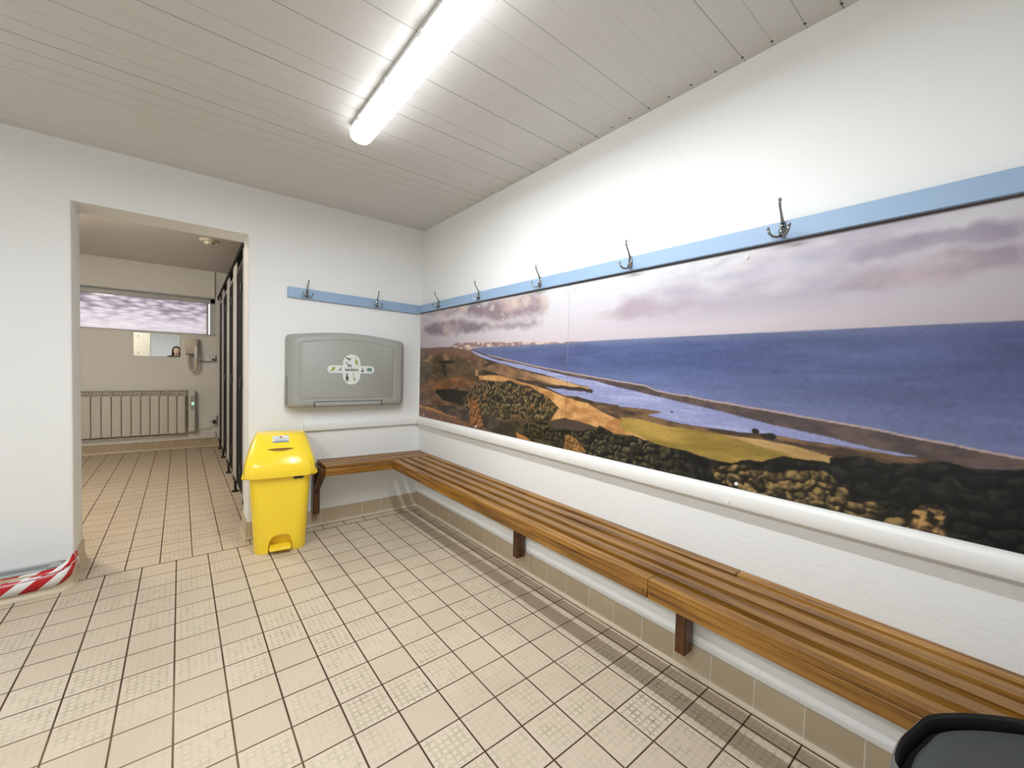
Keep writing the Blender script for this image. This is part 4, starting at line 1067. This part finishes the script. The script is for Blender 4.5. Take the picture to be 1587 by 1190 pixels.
# cubicle fronts along the right of the washroom
def cxl(y): return -1.207+.0131*y
cf = empty('toilet_cubicles', (-1.18, 2.1, 0), 'row of grey and black laminate toilet cubicle fronts beyond the doorway', 'toilet cubicles')
def cbox(name, y0, y1, z0, z1, t, mat, dx=0, bev=.002):
    bm = NB()
    loft(bm, [[(cxl(y)+dx, y, z0), (cxl(y)+dx+t, y, z0), (cxl(y)+dx+t, y, z1), (cxl(y)+dx, y, z1)] for y in (y0, y1)])
    for v in bm.verts: v.co -= Vector((-1.18, 2.1, 0))
    return fin(name, bm, mat, cf, bevel=bev)
cbox('head_rail', .285, 3.94, 2.070, 2.112, .040, M_LAMB, -.010)
pil = [(.285, .62), (1.10, 1.50), (1.92, 2.31), (2.80, 3.20), (3.56, 3.78)]
for a, b in pil: cbox('pilaster', a, b-.05, .145, 2.07, .009, M_LAMG, bev=.001)
for a, b in zip(pil[:-1], pil[1:]):
    d = cbox('cubicle_door', a[1]-.046, b[0]-.004, .150, 1.96, .018, M_LAMB, .001)
cbox('cubicle_door', 3.785, 3.925, .150, 1.96, .018, M_LAMB, .012)
for a, b in pil:
    for yy in ((a+b)/2,):
        bm = NB(); tube(bm, [(cxl(yy)+.01, yy, 0), (cxl(yy)+.01, yy, .012)], .028, 16); tube(bm, [(cxl(yy)+.01, yy, .012), (cxl(yy)+.01, yy, .15)], .011, 12)
        tube(bm, [(cxl(yy)+.01, yy, .115), (cxl(yy)+.01, yy, .15)], .020, 12)
        for v in bm.verts: v.co -= Vector((-1.18, 2.1, 0))
        fin('support_leg', bm, M_BLACK if a > .3 else [M_BLACK], cf, smooth=True)
for a, b in pil[:4]:
    bm = NB(); box(bm, cxl(b)-.016, cxl(b)+.0, b-.055, b+.02, .995, 1.075)
    for v in bm.verts: v.co -= Vector((-1.18, 2.1, 0))
    fin('door_lock', bm, M_BLACK, cf, bevel=.006)
    for z in (1.78, .35):
        bm = NB(); box(bm, cxl(b)-.012, cxl(b)+.0, b-.03, b+.03, z-.04, z+.04)
        for v in bm.verts: v.co -= Vector((-1.18, 2.1, 0))
        fin('door_hinge', bm, M_BLACK, cf, bevel=.004)
for yy in (1.3, 2.12, 3.0):
    bm = NB(); box(bm, cxl(yy)+.03, .14, yy-.009, yy+.009, .145, 2.0)
    for v in bm.verts: v.co -= Vector((-1.18, 2.1, 0))
    fin('partition', bm, M_LAMG, cf)

# ================================================================ PERSON (seen in the mirror only)
M_SKIN = pmat('skin', (.52, .31, .22, 1), .5, var=.06, vscale=20); M_HAIR = pmat('dark_hair', (.016, .011, .009, 1), .45, bump=.5, bscale=90)
M_JACK = pmat('dark_jacket', (.022, .022, .028, 1), .75, bump=.3, bscale=120); M_TROU = pmat('dark_jeans', (.030, .040, .065, 1), .8); M_SHOE = pmat('black_shoe', (.02, .02, .02, 1), .4)
PXY = (-1.655, -3.68)
pe = empty('person', (PXY[0], PXY[1], 0), 'person with long dark hair and dark jacket holding up a phone, seen in the mirror', 'person')
def skin(name, verts, edges, rads, mat, parent, sub=2):
    me = bpy.data.meshes.new(name); me.from_pydata([Vector(v) for v in verts], edges, [])
    o = link(name, me, mat, parent)
    o.modifiers.new('skin', 'SKIN')
    sv = me.skin_vertices[0].data if me.skin_vertices else None
    if sv is None:
        me.attributes.new  # pragma: no cover
    for i, r in enumerate(rads):
        sv[i].radius = r if isinstance(r, tuple) else (r, r)
        sv[i].use_root = (i == 0)
    s = o.modifiers.new('sub', 'SUBSURF'); s.levels = sub; s.render_levels = sub
    for m in o.modifiers:
        if m.type == 'SKIN': m.use_smooth_shade = True
    return o
# continuous body: pelvis, torso, neck, arms, legs   (local +Y is forward)
V = [(0,0,.86), (0,.0,.96), (0,-.005,1.10), (0,.0,1.22), (0,.0,1.31), (0,.012,1.37),           # 0-5 pelvis..neck base
     (-.15,0,1.275), (-.20,.04,1.07), (-.10,.20,1.12), (-.02,.262,1.178),                         # 6-9 left arm to wrist
     (.15,0,1.275), (.21,.04,1.07), (.15,.20,1.12), (.10,.262,1.178),                             # 10-13 right arm
     (-.09,0,.80), (-.10,.015,.46), (-.10,-.01,.09), (.09,0,.80), (.10,.015,.46), (.10,-.01,.09), # 14-19 legs
     (-.105,.12,.04), (.105,.12,.04)]
E_ = [(0,1),(1,2),(2,3),(3,4),(4,5),(4,6),(6,7),(7,8),(8,9),(4,10),(10,11),(11,12),(12,13),(0,14),(14,15),(15,16),(0,17),(17,18),(18,19),(16,20),(19,21)]
Rd = [(.14,.105),(.125,.095),(.125,.095),(.135,.10),(.09,.07),(.05,.05), .055,.042,.036,.024, .055,.042,.036,.024, (.085,.085),(.056,.056),(.042,.042),(.085,.085),(.056,.056),(.042,.042),.036,.036]
skin('person_body', V, E_, [tuple(k*.86 for k in (r if isinstance(r, tuple) else (r, r))) for r in Rd], M_SKIN, pe)
# clothes follow the body
skin('jacket', V[:4]+[V[4]]+[V[6], V[7], V[8], (-.045,.245,1.165)]+[V[10], V[11], V[12], (.115,.245,1.165)]+[(0,.012,1.352)], [(4,13),(0,1),(1,2),(2,3),(3,4),(4,5),(5,6),(6,7),(7,8),(4,9),(9,10),(10,11),(11,12)],
     [(.155,.118),(.145,.112),(.145,.112),(.160,.120),(.125,.100),.078,.054,.044,.034,.078,.054,.044,.034,(.075,.070)], M_JACK, pe)
skin('trousers', [V[0], V[14], V[15], (-.10,-.005,.12), V[17], V[18], (.10,-.005,.12)], [(0,1),(1,2),(2,3),(0,4),(4,5),(5,6)], [(.15,.112),(.098,.098),(.068,.068),(.058,.058),(.098,.098),(.068,.068),(.058,.058)], M_TROU, pe)
for s in (-1, 1):
    bm = NB()
    loft(bm, [[(x, y, z) for x, y in rrect(w, d, .03, 4, s*.103, cy)] for z, w, d, cy in ((.001, .088, .25, .06), (.03, .092, .255, .06), (.055, .085, .20, .04), (.085, .082, .11, -.005), (.10, .080, .10, -.005))])
    fin('shoe', bm, M_SHOE, pe, smooth=True, angle=50)
# head with a face
bm = NB()
hc = Vector((0, .030, 1.480)); n1, n2 = 22, 16
rings = []
for i in range(n2+1):
    v = i/n2; z = -.118+.225*v
    prof = np.interp(v, [0, .06, .2, .4, .6, .8, .93, 1], [.018, .040, .058, .070, .077, .070, .045, .010])
    ring = []
    for k in range(n1):
        a = 2*math.pi*k/n1; x = math.sin(a)*prof; y = math.cos(a)*prof*(1.18 if math.cos(a) < 0 else 1.12)
        fr = max(0, math.cos(a))**6
        if v < .35: y += .012*fr*(1-abs(v-.12)/.25 if abs(v-.12) < .25 else 0)
        eye = math.exp(-((abs(a if a < math.pi else a-2*math.pi)-.42)/.2)**2)*math.exp(-((v-.50)/.06)**2)
        y -= .007*eye*(1 if math.cos(a) > 0 else 0)
        nose = math.exp(-((a if a < math.pi else a-2*math.pi)/.16)**2)*math.exp(-((v-.36)/.075)**2); y += .019*nose
        lip = math.exp(-((a if a < math.pi else a-2*math.pi)/.34)**2)*math.exp(-((v-.20)/.035)**2); y += .005*lip
        ring.append((hc.x+x, hc.y+y, hc.z+z))
    rings.append(ring)
loft(bm, rings); tube(bm, [(0, .010, 1.33), (0, .018, 1.39), (0, .022, 1.43)], [.052, .048, .046], 14)
fin('head', bm, M_SKIN, pe, smooth=True, angle=180)
for s in (-1, 1):
    bm = NB(); ball(bm, (s*.030, .030+.068, 1.476), .0105, 8, 0, (1.1, .6, .7)); ball(bm, (s*.030, .030+.0745, 1.476), .0050, 6, 1, (1, .5, 1)); fin('eye', bm, [M_CAP, M_BLACK], pe, smooth=True)
    bm = NB(); ball(bm, (s*.077, .020, 1.470), .020, 8, 0, (.35, .7, 1.3)); fin('ear', bm, M_SKIN, pe, smooth=True)
    bm = NB(); tube(bm, [(s*.014, .108, 1.497), (s*.030, .106, 1.502), (s*.046, .094, 1.496)], [.003, .0035, .002], 6); fin('eyebrow', bm, M_HAIR, pe, smooth=True)
bm = NB(); tube(bm, [(-.022, .109, 1.4085), (-.008, .117, 1.411), (0, .118, 1.4095), (.008, .117, 1.411), (.022, .109, 1.4085)], [.002, .005, .0055, .005, .002], 8); fin('lips', bm, pmat('lips', (.42, .14, .12, 1), .4), pe, smooth=True)
# hair: cap over the skull, open at the face, falling to the shoulders
bm = NB(); rows = []
for i in range(15):
    v = i/14; z = 1.604-.33*v
    half = math.radians(np.interp(v, [0, .12, .2, .45, 1], [180, 180, 132, 118, 112]))
    r = np.interp(v, [0, .05, .12, .3, .55, .8, 1], [.012, .045, .070, .094, .096, .100, .085])
    row = []
    for k in range(25):
        a = math.pi+(-half+2*half*k/24); rr_ = r*(1+.03*math.sin(k*2.1+i*.6))
        row.append((math.sin(a)*rr_, .018+math.cos(a)*rr_*1.15, z))
    rows.append(row)
loft(bm, rows, False, 0, False)
h = fin('hair', bm, M_HAIR, pe, smooth=True, angle=180); s_ = h.modifiers.new('s', 'SOLIDIFY'); s_.thickness = .014; s_.offset = 0
# hands: palm, four unequal fingers bent round the phone, and a thumb
for s in (-1, 1):
    hx = .04+s*.060
    Vh = [(hx, .262, 1.178), (hx-s*.004, .285, 1.190)]; Eh = [(0, 1)]; Rh = [(.020, .016), (.026, .015)]
    skin('palm', [(hx, .250, 1.170), (hx, .270, 1.182), (hx-s*.004, .300, 1.195)], [(0, 1), (1, 2)], [(.022, .018), (.028, .016), (.026, .014)], M_SKIN, pe)
    for k, L in enumerate((.030, .034, .032, .025)):
        z0 = 1.214-k*.0175
        skin('finger', [(hx, .292, z0-.004), (hx+s*.004, .292+L*.6, z0), (hx-s*.012, .292+L, z0+.001), (hx-s*.028, .292+L*1.02, z0)], [(0, 1), (1, 2), (2, 3)], [.0085, .008, .0075, .0065], M_SKIN, pe, 1)
    skin('thumb', [(hx, .272, 1.188), (hx-s*.010, .284, 1.205), (hx-s*.022, .300, 1.214), (hx-s*.032, .304, 1.216)], [(0, 1), (1, 2), (2, 3)], [.011, .010, .009, .0075], M_SKIN, pe, 1)
ph = empty('phone', (-1.615, -3.372, 1.197), 'dark phone held up in both hands by the person in the mirror', 'phone')
bm = NB(); loft(bm, [[(x, y, z) for x, z in rrect(.150, .072, .010, 4)] for y in (-.004, .004)]); fin('phone_case', bm, M_BLACK, ph, bevel=.001)
bm = NB(); loft(bm, [[(x, y, z) for x, z in rrect(.142, .066, .008, 4)] for y in (-.0046, -.0041)]); fin('phone_screen', bm, M_MIR, ph)
bm = NB(); cyl(bm, (.0, .0046, .018), 'y', .006, .0012, 16); fin('phone_lens', bm, M_DGREY, ph)
